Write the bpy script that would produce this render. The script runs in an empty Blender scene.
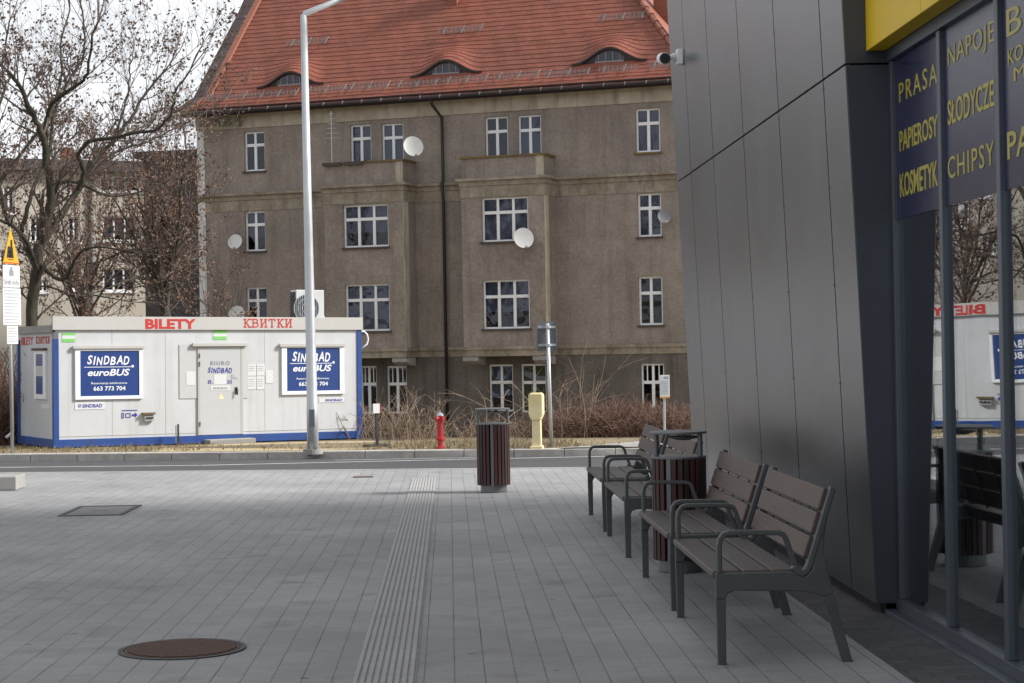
import bpy, bmesh, math, random
from mathutils import Vector, Matrix, Euler
R = math.radians
rnd = random.Random(7)
SC = bpy.context.scene
COL = SC.collection
F, RHO, CZ, SL = 1850.0, 0.018, 1.6, 0.0056
PHI = R(1.9565)
cR, sR, cP, sP = math.cos(RHO), math.sin(RHO), math.cos(PHI), math.sin(PHI)
CAM = Vector((0, 0, CZ))

# ------------------------------------------------------------- measuring helpers
def ray(x, y):
    u = x - 512; v = 341.5 - y
    return Vector(((u*cR + v*sR)/F, 1.0, (-u*sR + v*cR)/F))
def W(x, y, Y): return CAM + ray(x, y)*Y
def P(s, t, z=0.0): return Vector((s*cP - t*sP, s*sP + t*cP, -SL*t + z))
def plane_hit(x, y, O, n):
    r = ray(x, y); k = (O - CAM).dot(n)/r.dot(n)
    return CAM + r*k
class Frame:
    """local frame of a thing: origin O, turned by th; front face looks to local -y"""
    def __init__(s, O, th):
        s.O = Vector(O); s.th = th
        s.ex = Vector((math.cos(th), math.sin(th), 0)); s.ey = Vector((-math.sin(th), math.cos(th), 0))
    def hit(s, x, y, ly=0.0):
        p = plane_hit(x, y, s.O + s.ey*ly, s.ey) - s.O
        return p.dot(s.ex), p.z
    def rect(s, x0, x1, y0, y1, ly=0.0):
        ym, xm = (y0+y1)/2, (x0+x1)/2
        return (s.hit(x0, ym, ly)[0], s.hit(x1, ym, ly)[0], s.hit(xm, y1, ly)[1], s.hit(xm, y0, ly)[1])

# ------------------------------------------------------------- mesh builder
class MB:
    def __init__(s): s.v = []; s.f = []; s.m = []; s.mi = 0
    def add(s, vs, fs):
        b = len(s.v); s.v += [tuple(v) for v in vs]
        for f in fs: s.f.append(tuple(i+b for i in f)); s.m.append(s.mi)
        return s
    def quad(s, a, b, c, d): return s.add([a, b, c, d], [(0, 1, 2, 3)])
    def box(s, x0, x1, y0, y1, z0, z1, M=None):
        vs = [Vector(p) for p in ((x0,y0,z0),(x1,y0,z0),(x1,y1,z0),(x0,y1,z0),(x0,y0,z1),(x1,y0,z1),(x1,y1,z1),(x0,y1,z1))]
        if M is not None: vs = [M @ v for v in vs]
        return s.add(vs, [(0,3,2,1),(4,5,6,7),(0,1,5,4),(1,2,6,5),(2,3,7,6),(3,0,4,7)])
    def prism(s, poly, d0, d1, axis='y', M=None):
        """2-D polygon extruded along axis; poly in the other two coordinates"""
        def to(p, d):
            v = Vector((p[0], d, p[1])) if axis == 'y' else (Vector((p[0], p[1], d)) if axis == 'z' else Vector((d, p[0], p[1])))
            return M @ v if M is not None else v
        n = len(poly)
        vs = [to(p, d0) for p in poly] + [to(p, d1) for p in poly]
        fs = [tuple(range(n)), tuple(range(2*n-1, n-1, -1))]
        fs += [(i, i+n, (i+1) % n + n, (i+1) % n) for i in range(n)]
        return s.add(vs, fs)
    def tube(s, pts, rad, n=8, cap=True):
        pts = [Vector(p) for p in pts]
        if not hasattr(rad, '__len__'): rad = [rad]*len(pts)
        rings = []; up = None
        for i, p in enumerate(pts):
            d = (pts[min(i+1, len(pts)-1)] - pts[max(i-1, 0)])
            if d.length < 1e-9: d = Vector((0, 0, 1))
            d.normalize()
            if up is None:
                up = Vector((0, 0, 1)) if abs(d.z) < .9 else Vector((1, 0, 0))
            a = d.cross(up)
            if a.length < 1e-6: a = d.orthogonal()
            a.normalize(); b = a.cross(d); up = b
            rings.append([p + (a*math.cos(2*math.pi*k/n) + b*math.sin(2*math.pi*k/n))*rad[i] for k in range(n)])
        vs = [v for r in rings for v in r]; fs = []
        for i in range(len(pts)-1):
            for k in range(n):
                fs.append((i*n+k, i*n+(k+1) % n, (i+1)*n+(k+1) % n, (i+1)*n+k))
        if cap:
            fs.append(tuple(range(n-1, -1, -1))); fs.append(tuple((len(pts)-1)*n+k for k in range(n)))
        return s.add(vs, fs)
    def bar(s, pts, w, h, wax):
        """rectangular bar along pts; wax = the fixed width axis"""
        wax = Vector(wax).normalized(); pts = [Vector(p) for p in pts]; vs = []; fs = []
        for i, p in enumerate(pts):
            d1 = (pts[i]-pts[i-1]).normalized() if i else None
            d2 = (pts[i+1]-pts[i]).normalized() if i < len(pts)-1 else None
            d = ((d1 or d2) + (d2 or d1)).normalized()
            nrm = wax.cross(d).normalized(); k = 1.0
            if d1 is not None and d2 is not None: k = 1/max(.5, d.dot(d1))
            for a, b in ((-1,-1),(1,-1),(1,1),(-1,1)): vs.append(p + wax*(a*w/2) + nrm*(b*h/2*k))
        for i in range(len(pts)-1):
            for k in range(4): fs.append((i*4+k, i*4+(k+1) % 4, i*4+4+(k+1) % 4, i*4+4+k))
        fs.append((3,2,1,0)); e = (len(pts)-1)*4; fs.append((e, e+1, e+2, e+3))
        return s.add(vs, fs)
    def lathe(s, prof, n=24, c=(0,0,0)):
        vs = []; fs = []
        for r, z in prof:
            for k in range(n): vs.append((c[0]+r*math.cos(2*math.pi*k/n), c[1]+r*math.sin(2*math.pi*k/n), c[2]+z))
        for i in range(len(prof)-1):
            for k in range(n): fs.append((i*n+k, i*n+(k+1) % n, (i+1)*n+(k+1) % n, (i+1)*n+k))
        fs.append(tuple(range(n-1, -1, -1))); fs.append(tuple((len(prof)-1)*n+k for k in range(n)))
        return s.add(vs, fs)
    def holed(s, x0, x1, z0, z1, holes, y, th):
        """wall sheet facing -y at depth y with real openings and reveals of depth th"""
        xs = sorted({x0, x1} | {min(max(h[i], x0), x1) for h in holes for i in (0, 1)})
        zs = sorted({z0, z1} | {min(max(h[i], z0), z1) for h in holes for i in (2, 3)})
        for i in range(len(xs)-1):
            for j in range(len(zs)-1):
                cx, cz = (xs[i]+xs[i+1])/2, (zs[j]+zs[j+1])/2
                if any(h[0] < cx < h[1] and h[2] < cz < h[3] for h in holes): continue
                s.quad((xs[i],y,zs[j]), (xs[i+1],y,zs[j]), (xs[i+1],y,zs[j+1]), (xs[i],y,zs[j+1]))
        for a, b, c, d in holes:
            s.quad((a,y,c),(a,y,d),(a,y+th,d),(a,y+th,c)); s.quad((b,y,d),(b,y,c),(b,y+th,c),(b,y+th,d))
            s.quad((a,y,d),(b,y,d),(b,y+th,d),(a,y+th,d)); s.quad((b,y,c),(a,y,c),(a,y+th,c),(b,y+th,c))
        return s
    def build(s, name, mat, parent=None, loc=(0,0,0), rot=(0,0,0), smooth=False, bevel=0):
        me = bpy.data.meshes.new(name); me.from_pydata(s.v, [], s.f); me.update()
        mats = mat if isinstance(mat, (list, tuple)) else [mat]
        for m in mats: me.materials.append(m)
        if len(mats) > 1:
            me.polygons.foreach_set('material_index', s.m)
        if smooth: me.polygons.foreach_set('use_smooth', [True]*len(me.polygons))
        o = bpy.data.objects.new(name, me); COL.objects.link(o)
        o.location = loc; o.rotation_euler = rot
        if parent: o.parent = parent
        if bevel:
            b = o.modifiers.new('bevel', 'BEVEL'); b.width = bevel; b.segments = 2; b.limit_method = 'ANGLE'; b.angle_limit = R(40)
        return o

def tag(o, label=None, cat=None, group=None, kind=None):
    if label: o['label'] = label
    if cat: o['category'] = cat
    if group: o['group'] = group
    if kind: o['kind'] = kind
    return o
def thing(name, label, cat, loc=(0,0,0), rz=0.0, group=None, rot=None):
    o = bpy.data.objects.new(name, None); COL.objects.link(o); o.empty_display_size = .2
    o.location = loc; o.rotation_euler = rot if rot else (0, 0, rz)
    return tag(o, label, cat, group)
KIDS = lambda o: [c for c in bpy.data.objects if c.parent == o]
def copy_tree(o, parent=None):
    c = o.copy(); COL.objects.link(c)
    if parent is not None: c.parent = parent
    for k in KIDS(o): copy_tree(k, c)
    return c

# ------------------------------------------------------------- materials
class NB:
    def __init__(s, name):
        s.mat = bpy.data.materials.new(name); s.mat.use_nodes = True
        s.t = s.mat.node_tree; s.t.nodes.clear()
        s.out = s.n('ShaderNodeOutputMaterial')
    def n(s, typ, **kw):
        nd = s.t.nodes.new(typ)
        for k, v in kw.items():
            if hasattr(nd, k): setattr(nd, k, v)
        return nd
    def l(s, a, b): s.t.links.new(a, b)
def rgb(c): return (c[0], c[1], c[2], 1.0)
def pbr(name, col, rough=.6, metal=0.0, noise=0.0, nscale=8.0, col2=None, bump=0.0, bscale=40.0, spec=.5, stretch=None, coat=0, dirt=None, dscale=.8, grain=None, streak=None):
    b = NB(name); p = b.n('ShaderNodeBsdfPrincipled')
    p.inputs['Roughness'].default_value = rough; p.inputs['Metallic'].default_value = metal
    p.inputs['Specular IOR Level'].default_value = spec; p.inputs['Coat Weight'].default_value = coat
    b.l(p.outputs[0], b.out.inputs[0])
    tc = b.n('ShaderNodeTexCoord'); mp = b.n('ShaderNodeMapping'); b.l(tc.outputs['Object'], mp.inputs[0])
    if stretch: mp.inputs['Scale'].default_value = stretch
    cur = None
    if noise or col2:
        nz = b.n('ShaderNodeTexNoise'); nz.inputs['Scale'].default_value = nscale; nz.inputs['Detail'].default_value = 8; nz.inputs['Roughness'].default_value = .65
        b.l(mp.outputs[0], nz.inputs['Vector'])
        rp = b.n('ShaderNodeValToRGB'); rp.color_ramp.elements[0].position = .3; rp.color_ramp.elements[1].position = .7
        c2 = col2 if col2 else tuple(c*(1+noise) for c in col); c1 = col if col2 else tuple(c*(1-noise) for c in col)
        rp.color_ramp.elements[0].color = rgb(c1); rp.color_ramp.elements[1].color = rgb(c2)
        b.l(nz.outputs[0], rp.inputs[0]); cur = rp.outputs[0]
        rr = b.n('ShaderNodeMapRange'); rr.inputs[3].default_value = max(0, rough-.1); rr.inputs[4].default_value = min(1, rough+.1)
        b.l(nz.outputs[0], rr.inputs[0]); b.l(rr.outputs[0], p.inputs['Roughness'])
    if dirt:
        dz = b.n('ShaderNodeTexNoise'); dz.inputs['Scale'].default_value = dscale; dz.inputs['Detail'].default_value = 9; dz.inputs['Roughness'].default_value = .7
        b.l(tc.outputs['Object'], dz.inputs['Vector'])
        dr = b.n('ShaderNodeValToRGB'); dr.color_ramp.elements[0].position = .42; dr.color_ramp.elements[1].position = .72
        dr.color_ramp.elements[1].color = (dirt[3],)*3+(1,); dr.color_ramp.elements[0].color = (0,0,0,1)
        b.l(dz.outputs[0], dr.inputs[0])
        mx = b.n('ShaderNodeMix', data_type='RGBA'); b.l(dr.outputs[0], mx.inputs[0])
        if cur: b.l(cur, mx.inputs[6])
        else: mx.inputs[6].default_value = rgb(col)
        mx.inputs[7].default_value = rgb(dirt); cur = mx.outputs[2]
    if streak and cur:                     # rain streaks: long vertical runs of grime
        sm_ = b.n('ShaderNodeMapping'); sm_.inputs['Scale'].default_value = (streak[0], streak[0], streak[1]); b.l(tc.outputs['Object'], sm_.inputs[0])
        sn = b.n('ShaderNodeTexNoise'); sn.inputs['Scale'].default_value = 1; sn.inputs['Detail'].default_value = 7; sn.inputs['Roughness'].default_value = .6; b.l(sm_.outputs[0], sn.inputs['Vector'])
        sr_ = b.n('ShaderNodeMapRange'); sr_.inputs[1].default_value = .5; sr_.inputs[2].default_value = .72; sr_.inputs[3].default_value = 1; sr_.inputs[4].default_value = streak[2]; b.l(sn.outputs[0], sr_.inputs[0])
        ms = b.n('ShaderNodeMix', data_type='RGBA', blend_type='MULTIPLY'); ms.inputs[0].default_value = 1; b.l(cur, ms.inputs[6]); b.l(sr_.outputs[0], ms.inputs[7]); cur = ms.outputs[2]
    if grain and cur:
        gz = b.n('ShaderNodeTexNoise'); gz.inputs['Scale'].default_value = grain[0]; gz.inputs['Detail'].default_value = 6; gz.inputs['Roughness'].default_value = .75
        b.l(tc.outputs['Object'], gz.inputs['Vector'])
        gr = b.n('ShaderNodeMapRange'); gr.inputs[1].default_value = .3; gr.inputs[2].default_value = .7; gr.inputs[3].default_value = 1-grain[1]; gr.inputs[4].default_value = 1+grain[1]; b.l(gz.outputs[0], gr.inputs[0])
        mg = b.n('ShaderNodeMix', data_type='RGBA', blend_type='MULTIPLY'); mg.inputs[0].default_value = 1; b.l(cur, mg.inputs[6]); b.l(gr.outputs[0], mg.inputs[7]); cur = mg.outputs[2]
    if cur: b.l(cur, p.inputs['Base Color'])
    else: p.inputs['Base Color'].default_value = rgb(col)
    if bump:
        bz = b.n('ShaderNodeTexNoise'); bz.inputs['Scale'].default_value = bscale; bz.inputs['Detail'].default_value = 5
        b.l(mp.outputs[0], bz.inputs['Vector'])
        bp = b.n('ShaderNodeBump'); bp.inputs['Strength'].default_value = bump; bp.inputs['Distance'].default_value = .02
        b.l(bz.outputs[0], bp.inputs['Height']); b.l(bp.outputs[0], p.inputs['Normal'])
    return b.mat
def glass(name, tint, ior=1.5, boost=1.8, wob=0.0, rough=0.0):
    b = NB(name)
    tr = b.n('ShaderNodeBsdfTransparent'); tr.inputs[0].default_value = rgb(tint)
    gl = b.n('ShaderNodeBsdfGlossy'); gl.inputs['Roughness'].default_value = rough; gl.inputs[0].default_value = (.95,.97,1,1)
    fr = b.n('ShaderNodeLayerWeight'); fr.inputs['Blend'].default_value = .5      # Schlick: F0 + (1-F0) (1-cos)^5 at each face
    pw_ = b.n('ShaderNodeMath', operation='POWER'); pw_.inputs[1].default_value = 5; b.l(fr.outputs['Facing'], pw_.inputs[0])
    f0 = ((ior-1)/(ior+1))**2*boost
    m = b.n('ShaderNodeMath', operation='MULTIPLY_ADD', use_clamp=True); m.inputs[1].default_value = 1-f0; m.inputs[2].default_value = f0; b.l(pw_.outputs[0], m.inputs[0])
    mx = b.n('ShaderNodeMixShader'); b.l(m.outputs[0], mx.inputs[0]); b.l(tr.outputs[0], mx.inputs[1]); b.l(gl.outputs[0], mx.inputs[2])
    b.l(mx.outputs[0], b.out.inputs[0])
    if wob:
        tc = b.n('ShaderNodeTexCoord'); nz = b.n('ShaderNodeTexNoise'); nz.inputs['Scale'].default_value = 1.5; nz.inputs['Detail'].default_value = 1
        b.l(tc.outputs['Object'], nz.inputs['Vector'])
        bp = b.n('ShaderNodeBump'); bp.inputs['Strength'].default_value = wob; bp.inputs['Distance'].default_value = .05
        b.l(nz.outputs[0], bp.inputs['Height']); b.l(bp.outputs[0], gl.inputs['Normal'])
    return b.mat

def paving_mat():
    b = NB('paving'); p = b.n('ShaderNodeBsdfPrincipled'); b.l(p.outputs[0], b.out.inputs[0])
    tc = b.n('ShaderNodeTexCoord'); sp = b.n('ShaderNodeSeparateXYZ'); b.l(tc.outputs['Object'], sp.inputs[0])
    # rows .15 m wide run along the local y axis; each row slid by its own random amount
    fl = b.n('ShaderNodeMath', operation='DIVIDE'); fl.inputs[1].default_value = .151; b.l(sp.outputs[0], fl.inputs[0])
    fl2 = b.n('ShaderNodeMath', operation='FLOOR'); b.l(fl.outputs[0], fl2.inputs[0])
    wn = b.n('ShaderNodeTexWhiteNoise', noise_dimensions='1D'); b.l(fl2.outputs[0], wn.inputs['W'])
    ad = b.n('ShaderNodeMath', operation='MULTIPLY_ADD'); b.l(wn.outputs[0], ad.inputs[0]); ad.inputs[1].default_value = .84; b.l(sp.outputs[1], ad.inputs[2])
    cb = b.n('ShaderNodeCombineXYZ'); b.l(ad.outputs[0], cb.inputs[0]); b.l(sp.outputs[0], cb.inputs[1])
    br = b.n('ShaderNodeTexBrick'); b.l(cb.outputs[0], br.inputs['Vector'])
    br.offset = 0.0; br.inputs['Scale'].default_value = 1; br.inputs['Brick Width'].default_value = .42; br.inputs['Row Height'].default_value = .151
    br.inputs['Mortar Size'].default_value = .0036; br.inputs['Mortar Smooth'].default_value = .25; br.inputs['Bias'].default_value = 0
    br.inputs['Color1'].default_value = (.305,.309,.316,1); br.inputs['Color2'].default_value = (.338,.341,.347,1); br.inputs['Mortar'].default_value = (.20,.20,.20,1)
    b2 = b.n('ShaderNodeTexBrick'); b.l(cb.outputs[0], b2.inputs['Vector']); b2.offset = 0.0; b2.inputs['Scale'].default_value = 1; b2.inputs['Brick Width'].default_value = 400.0; b2.inputs['Row Height'].default_value = .151
    b2.inputs['Mortar Size'].default_value = .0036; b2.inputs['Mortar Smooth'].default_value = .2; b2.inputs['Color1'].default_value = (1,1,1,1); b2.inputs['Color2'].default_value = (1,1,1,1); b2.inputs['Mortar'].default_value = (.42,.41,.40,1)
    mb_ = b.n('ShaderNodeMix', data_type='RGBA', blend_type='MULTIPLY'); b.l(br.outputs[0], mb_.inputs[6])
    jn = b.n('ShaderNodeTexNoise'); jn.inputs['Scale'].default_value = 1.0; jn.inputs['Detail'].default_value = 3
    jm = b.n('ShaderNodeMapping'); jm.inputs['Scale'].default_value = (6.6,1.1,1); b.l(tc.outputs['Object'], jm.inputs[0]); b.l(jm.outputs[0], jn.inputs['Vector'])
    jr = b.n('ShaderNodeMapRange'); jr.inputs[1].default_value = .5; jr.inputs[2].default_value = .66; jr.inputs[3].default_value = .1; jr.inputs[4].default_value = 1.0; b.l(jn.outputs[0], jr.inputs[0]); b.l(jr.outputs[0], mb_.inputs[0]); b.l(b2.outputs[0], mb_.inputs[7])
    nz = b.n('ShaderNodeTexNoise'); nz.inputs['Scale'].default_value = .55; nz.inputs['Detail'].default_value = 10; nz.inputs['Roughness'].default_value = .7
    b.l(tc.outputs['Object'], nz.inputs['Vector'])
    rp = b.n('ShaderNodeValToRGB'); rp.color_ramp.elements[0].position = .33; rp.color_ramp.elements[0].color = (.72,.72,.73,1); rp.color_ramp.elements[1].position = .68; rp.color_ramp.elements[1].color = (1.08,1.07,1.06,1)
    b.l(nz.outputs[0], rp.inputs[0])
    n2 = b.n('ShaderNodeTexNoise'); n2.inputs['Scale'].default_value = 90; n2.inputs['Detail'].default_value = 4; b.l(tc.outputs['Object'], n2.inputs['Vector'])
    r2 = b.n('ShaderNodeMapRange'); r2.inputs[3].default_value = .68; r2.inputs[4].default_value = 1.32; b.l(n2.outputs[0], r2.inputs[0])
    m1 = b.n('ShaderNodeMix', data_type='RGBA', blend_type='MULTIPLY'); m1.inputs[0].default_value = 1; b.l(mb_.outputs[2], m1.inputs[6]); b.l(rp.outputs[0], m1.inputs[7])
    m2 = b.n('ShaderNodeMix', data_type='RGBA', blend_type='MULTIPLY'); m2.inputs[0].default_value = 1; b.l(m1.outputs[2], m2.inputs[6]); b.l(r2.outputs[0], m2.inputs[7])
    # a few dark stains
    n3 = b.n('ShaderNodeTexNoise'); n3.inputs['Scale'].default_value = 2.2; n3.inputs['Detail'].default_value = 6; b.l(tc.outputs['Object'], n3.inputs['Vector'])
    r3 = b.n('ShaderNodeValToRGB'); r3.color_ramp.elements[0].position = .57; r3.color_ramp.elements[0].color = (1,1,1,1); r3.color_ramp.elements[1].position = .78; r3.color_ramp.elements[1].color = (.62,.61,.60,1)
    b.l(n3.outputs[0], r3.inputs[0])
    m3 = b.n('ShaderNodeMix', data_type='RGBA', blend_type='MULTIPLY'); m3.inputs[0].default_value = 1; b.l(m2.outputs[2], m3.inputs[6]); b.l(r3.outputs[0], m3.inputs[7])
    # trodden-in spots of gum and dirt
    vo = b.n('ShaderNodeTexVoronoi'); vo.inputs['Scale'].default_value = 2.1; b.l(tc.outputs['Object'], vo.inputs['Vector'])
    vr = b.n('ShaderNodeMapRange'); vr.inputs[1].default_value = .035; vr.inputs[2].default_value = .06; vr.inputs[3].default_value = .55; vr.inputs[4].default_value = 1; b.l(vo.outputs['Distance'], vr.inputs[0])
    m4 = b.n('ShaderNodeMix', data_type='RGBA', blend_type='MULTIPLY'); m4.inputs[0].default_value = 1; b.l(m3.outputs[2], m4.inputs[6]); b.l(vr.outputs[0], m4.inputs[7])
    b.l(m4.outputs[2], p.inputs['Base Color']); p.inputs['Roughness'].default_value = .72; p.inputs['Specular IOR Level'].default_value = .35
    bp = b.n('ShaderNodeBump'); bp.inputs['Strength'].default_value = .5; bp.inputs['Distance'].default_value = .004
    inv = b.n('ShaderNodeMath', operation='SUBTRACT'); inv.inputs[0].default_value = 1; b.l(br.outputs['Fac'], inv.inputs[1])
    sm = b.n('ShaderNodeMath', operation='MULTIPLY_ADD'); b.l(n2.outputs[0], sm.inputs[0]); sm.inputs[1].default_value = .35; b.l(inv.outputs[0], sm.inputs[2])
    b.l(sm.outputs[0], bp.inputs['Height']); b.l(bp.outputs[0], p.inputs['Normal'])
    return b.mat
def setts_mat():
    b = NB('dark_setts'); p = b.n('ShaderNodeBsdfPrincipled'); b.l(p.outputs[0], b.out.inputs[0])
    tc = b.n('ShaderNodeTexCoord'); br = b.n('ShaderNodeTexBrick'); b.l(tc.outputs['Object'], br.inputs['Vector'])
    br.inputs['Scale'].default_value = 1; br.inputs['Brick Width'].default_value = .2; br.inputs['Row Height'].default_value = .1; br.inputs['Mortar Size'].default_value = .006
    br.inputs['Color1'].default_value = (.05,.05,.058,1); br.inputs['Color2'].default_value = (.085,.083,.09,1); br.inputs['Mortar'].default_value = (.035,.035,.038,1)
    b.l(br.outputs[0], p.inputs['Base Color']); p.inputs['Roughness'].default_value = .7
    nz = b.n('ShaderNodeTexNoise'); nz.inputs['Scale'].default_value = 30; b.l(tc.outputs['Object'], nz.inputs['Vector'])
    ad = b.n('ShaderNodeMath', operation='SUBTRACT'); b.l(nz.outputs[0], ad.inputs[0]); b.l(br.outputs['Fac'], ad.inputs[1])
    bp = b.n('ShaderNodeBump'); bp.inputs['Strength'].default_value = .7; bp.inputs['Distance'].default_value = .01; b.l(ad.outputs[0], bp.inputs['Height']); b.l(bp.outputs[0], p.inputs['Normal'])
    return b.mat
def tile_mat():
    b = NB('roof_tile'); p = b.n('ShaderNodeBsdfPrincipled'); b.l(p.outputs[0], b.out.inputs[0])
    tc = b.n('ShaderNodeTexCoord'); sp = b.n('ShaderNodeSeparateXYZ'); b.l(tc.outputs['Object'], sp.inputs[0])
    ad = b.n('ShaderNodeMath', operation='MULTIPLY'); b.l(sp.outputs[2], ad.inputs[0]); ad.inputs[1].default_value = 1.0
    cb = b.n('ShaderNodeCombineXYZ'); b.l(sp.outputs[0], cb.inputs[0]); b.l(ad.outputs[0], cb.inputs[1])
    br = b.n('ShaderNodeTexBrick'); b.l(cb.outputs[0], br.inputs['Vector']); br.inputs['Scale'].default_value = 1
    br.inputs['Brick Width'].default_value = .18; br.inputs['Row Height'].default_value = .125; br.inputs['Mortar Size'].default_value = .008
    br.inputs['Color1'].default_value = (.215,.064,.039,1); br.inputs['Color2'].default_value = (.265,.084,.052,1); br.inputs['Mortar'].default_value = (.14,.048,.038,1)
    nz = b.n('ShaderNodeTexNoise'); nz.inputs['Scale'].default_value = .6; nz.inputs['Detail'].default_value = 8; b.l(tc.outputs['Object'], nz.inputs['Vector'])
    rp = b.n('ShaderNodeValToRGB'); rp.color_ramp.elements[0].position = .3; rp.color_ramp.elements[0].color = (.88,.89,.90,1); rp.color_ramp.elements[1].position = .62; rp.color_ramp.elements[1].color = (1.1,1.05,1.0,1)
    b.l(nz.outputs[0], rp.inputs[0])
    m = b.n('ShaderNodeMix', data_type='RGBA', blend_type='MULTIPLY'); m.inputs[0].default_value = 1; b.l(br.outputs[0], m.inputs[6]); b.l(rp.outputs[0], m.inputs[7])
    b.l(m.outputs[2], p.inputs['Base Color']); p.inputs['Roughness'].default_value = .6
    return b.mat
def ground_mat():
    b = NB('verge_ground'); p = b.n('ShaderNodeBsdfPrincipled'); b.l(p.outputs[0], b.out.inputs[0]); p.inputs['Roughness'].default_value = .95
    tc = b.n('ShaderNodeTexCoord')
    n1 = b.n('ShaderNodeTexNoise'); n1.inputs['Scale'].default_value = .35; n1.inputs['Detail'].default_value = 7; b.l(tc.outputs['Object'], n1.inputs['Vector'])
    n2 = b.n('ShaderNodeTexNoise'); n2.inputs['Scale'].default_value = 14; n2.inputs['Detail'].default_value = 6; b.l(tc.outputs['Object'], n2.inputs['Vector'])
    r1 = b.n('ShaderNodeValToRGB'); e = r1.color_ramp.elements; e[0].position = .35; e[0].color = (.12,.095,.062,1); e[1].position = .62; e[1].color = (.27,.215,.13,1)
    b.l(n1.outputs[0], r1.inputs[0])
    r2 = b.n('ShaderNodeValToRGB'); e = r2.color_ramp.elements; e[0].position = .35; e[0].color = (.55,.55,.55,1); e[1].position = .66; e[1].color = (1.3,1.3,1.25,1)
    b.l(n2.outputs[0], r2.inputs[0])
    m = b.n('ShaderNodeMix', data_type='RGBA', blend_type='MULTIPLY'); m.inputs[0].default_value = 1; b.l(r1.outputs[0], m.inputs[6]); b.l(r2.outputs[0], m.inputs[7])
    b.l(m.outputs[2], p.inputs['Base Color'])
    bp = b.n('ShaderNodeBump'); bp.inputs['Strength'].default_value = .8; bp.inputs['Distance'].default_value = .04; b.l(n2.outputs[0], bp.inputs['Height']); b.l(bp.outputs[0], p.inputs['Normal'])
    return b.mat
def wood_mat(name, c1, c2, axis):
    st = [22, 22, 22]; st[axis] = 1.3
    return pbr(name, c1, .55, col2=c2, nscale=1.6, stretch=tuple(st), bump=.15, bscale=3, dirt=(.05,.04,.038,.5), dscale=2.2)

M = {}
M['paving'] = paving_mat(); M['setts'] = setts_mat(); M['tile'] = tile_mat(); M['verge'] = ground_mat()
M['asphalt'] = pbr('asphalt', (.055,.057,.061), .85, noise=.18, nscale=30, bump=.3, bscale=120, dirt=(.09,.09,.092,.6), dscale=.35)
M['kerb'] = pbr('kerb_concrete', (.46,.44,.415), .85, noise=.2, nscale=6, bump=.3, bscale=60, dirt=(.27,.25,.22,.6), dscale=1.3)
M['concrete'] = pbr('concrete', (.33,.322,.31), .85, noise=.15, nscale=5, bump=.25, bscale=60, dirt=(.2,.19,.17,.6), dscale=1.2)
M['roadpaint'] = pbr('road_paint', (.82,.82,.80), .7, noise=.12, nscale=9, dirt=(.2,.2,.2,.7), dscale=3)
M['tactile'] = pbr('tactile_concrete', (.36,.358,.355), .75, noise=.1, nscale=4, bump=.2, bscale=80, dirt=(.22,.22,.22,.5), dscale=2)
M['groove'] = pbr('groove_dirt', (.27,.27,.27), .9, noise=.2, nscale=10)
M['lid'] = pbr('dark_cover_lid', (.17,.17,.175), .8, noise=.2, nscale=6)
M['rust'] = pbr('rusty_iron', (.085,.05,.04), .7, metal=.35, col2=(.14,.085,.065), nscale=14, bump=.3, bscale=50)
M['iron'] = pbr('dark_iron', (.05,.05,.052), .6, metal=.5, noise=.2)
M['bench_metal'] = pbr('bench_powder_coat', (.092,.099,.102), .40, metal=.55, noise=.08, nscale=5, bump=.04, bscale=160)
M['bench_wood'] = wood_mat('bench_wood', (.052,.032,.026), (.094,.06,.048), 1)
M['seat_wood'] = wood_mat('weathered_seat_wood', (.054,.045,.042), (.092,.078,.073), 1)
M['bin_wood'] = wood_mat('bin_slat_wood', (.034,.007,.007), (.062,.014,.012), 2)
M['bin_wood2'] = wood_mat('bin_slat_wood_dark', (.010,.005,.005), (.018,.008,.008), 2)
M['bin_metal'] = pbr('bin_steel', (.15,.16,.165), .45, metal=.5, noise=.08)
M['clad'] = pbr('cladding_panel', (.19,.198,.212), .33, metal=1.0, noise=.05, nscale=.7, bump=.10, bscale=1.3, dirt=(.16,.165,.175,.5), dscale=1.6)
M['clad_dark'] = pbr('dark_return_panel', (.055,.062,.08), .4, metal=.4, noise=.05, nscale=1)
M['gap'] = pbr('joint_shadow_gap', (.012,.012,.014), .8)
M['alu'] = pbr('anthracite_aluminium', (.085,.10,.122), .42, metal=.4, noise=.05)
M['yellow'] = pbr('yellow_panel', (.66,.44,.008), .5, noise=.05, nscale=1, spec=.3)
M['vinyl'] = pbr('purple_window_vinyl', (.020,.022,.062), .2, noise=.08, nscale=2)
M['vinyl_text'] = pbr('yellow_vinyl_letters', (.37,.32,.04), .4)
M['shop_glass'] = glass('shop_glass', (.8,.83,.84), 1.52, 5.5, wob=.02)
M['room'] = pbr('shop_interior', (.07,.07,.075), .8, noise=.1)
M['stucco'] = pbr('grey_brown_stucco', (.27,.228,.198), .95, col2=(.345,.295,.258), nscale=2.2, bump=1.0, bscale=16, dirt=(.17,.145,.128,.8), dscale=.33, stretch=(1,1,.7), grain=(9,.25), streak=(2.6,.16,.76))
M['stucco_low'] = pbr('sooty_shaded_stucco', (.125,.108,.096), .95, col2=(.18,.157,.138), nscale=1.1, bump=.9, bscale=22, dirt=(.075,.066,.06,.7), dscale=.5, grain=(9,.25), streak=(2.4,.3,.6))  # ground floor: soot, plus the shade under the bays darkened into the colour
M['cream'] = pbr('cream_render', (.50,.45,.36), .9, noise=.12, nscale=2, bump=.3, bscale=30, dirt=(.3,.26,.2,.8), dscale=.9, streak=(3,.5,.6))
M['band'] = pbr('weathered_band_render', (.33,.285,.232), .9, noise=.15, nscale=2, bump=.3, bscale=30, grain=(7,.18), streak=(3,.7,.55), dirt=(.14,.105,.06,.8), dscale=.9)
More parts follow.
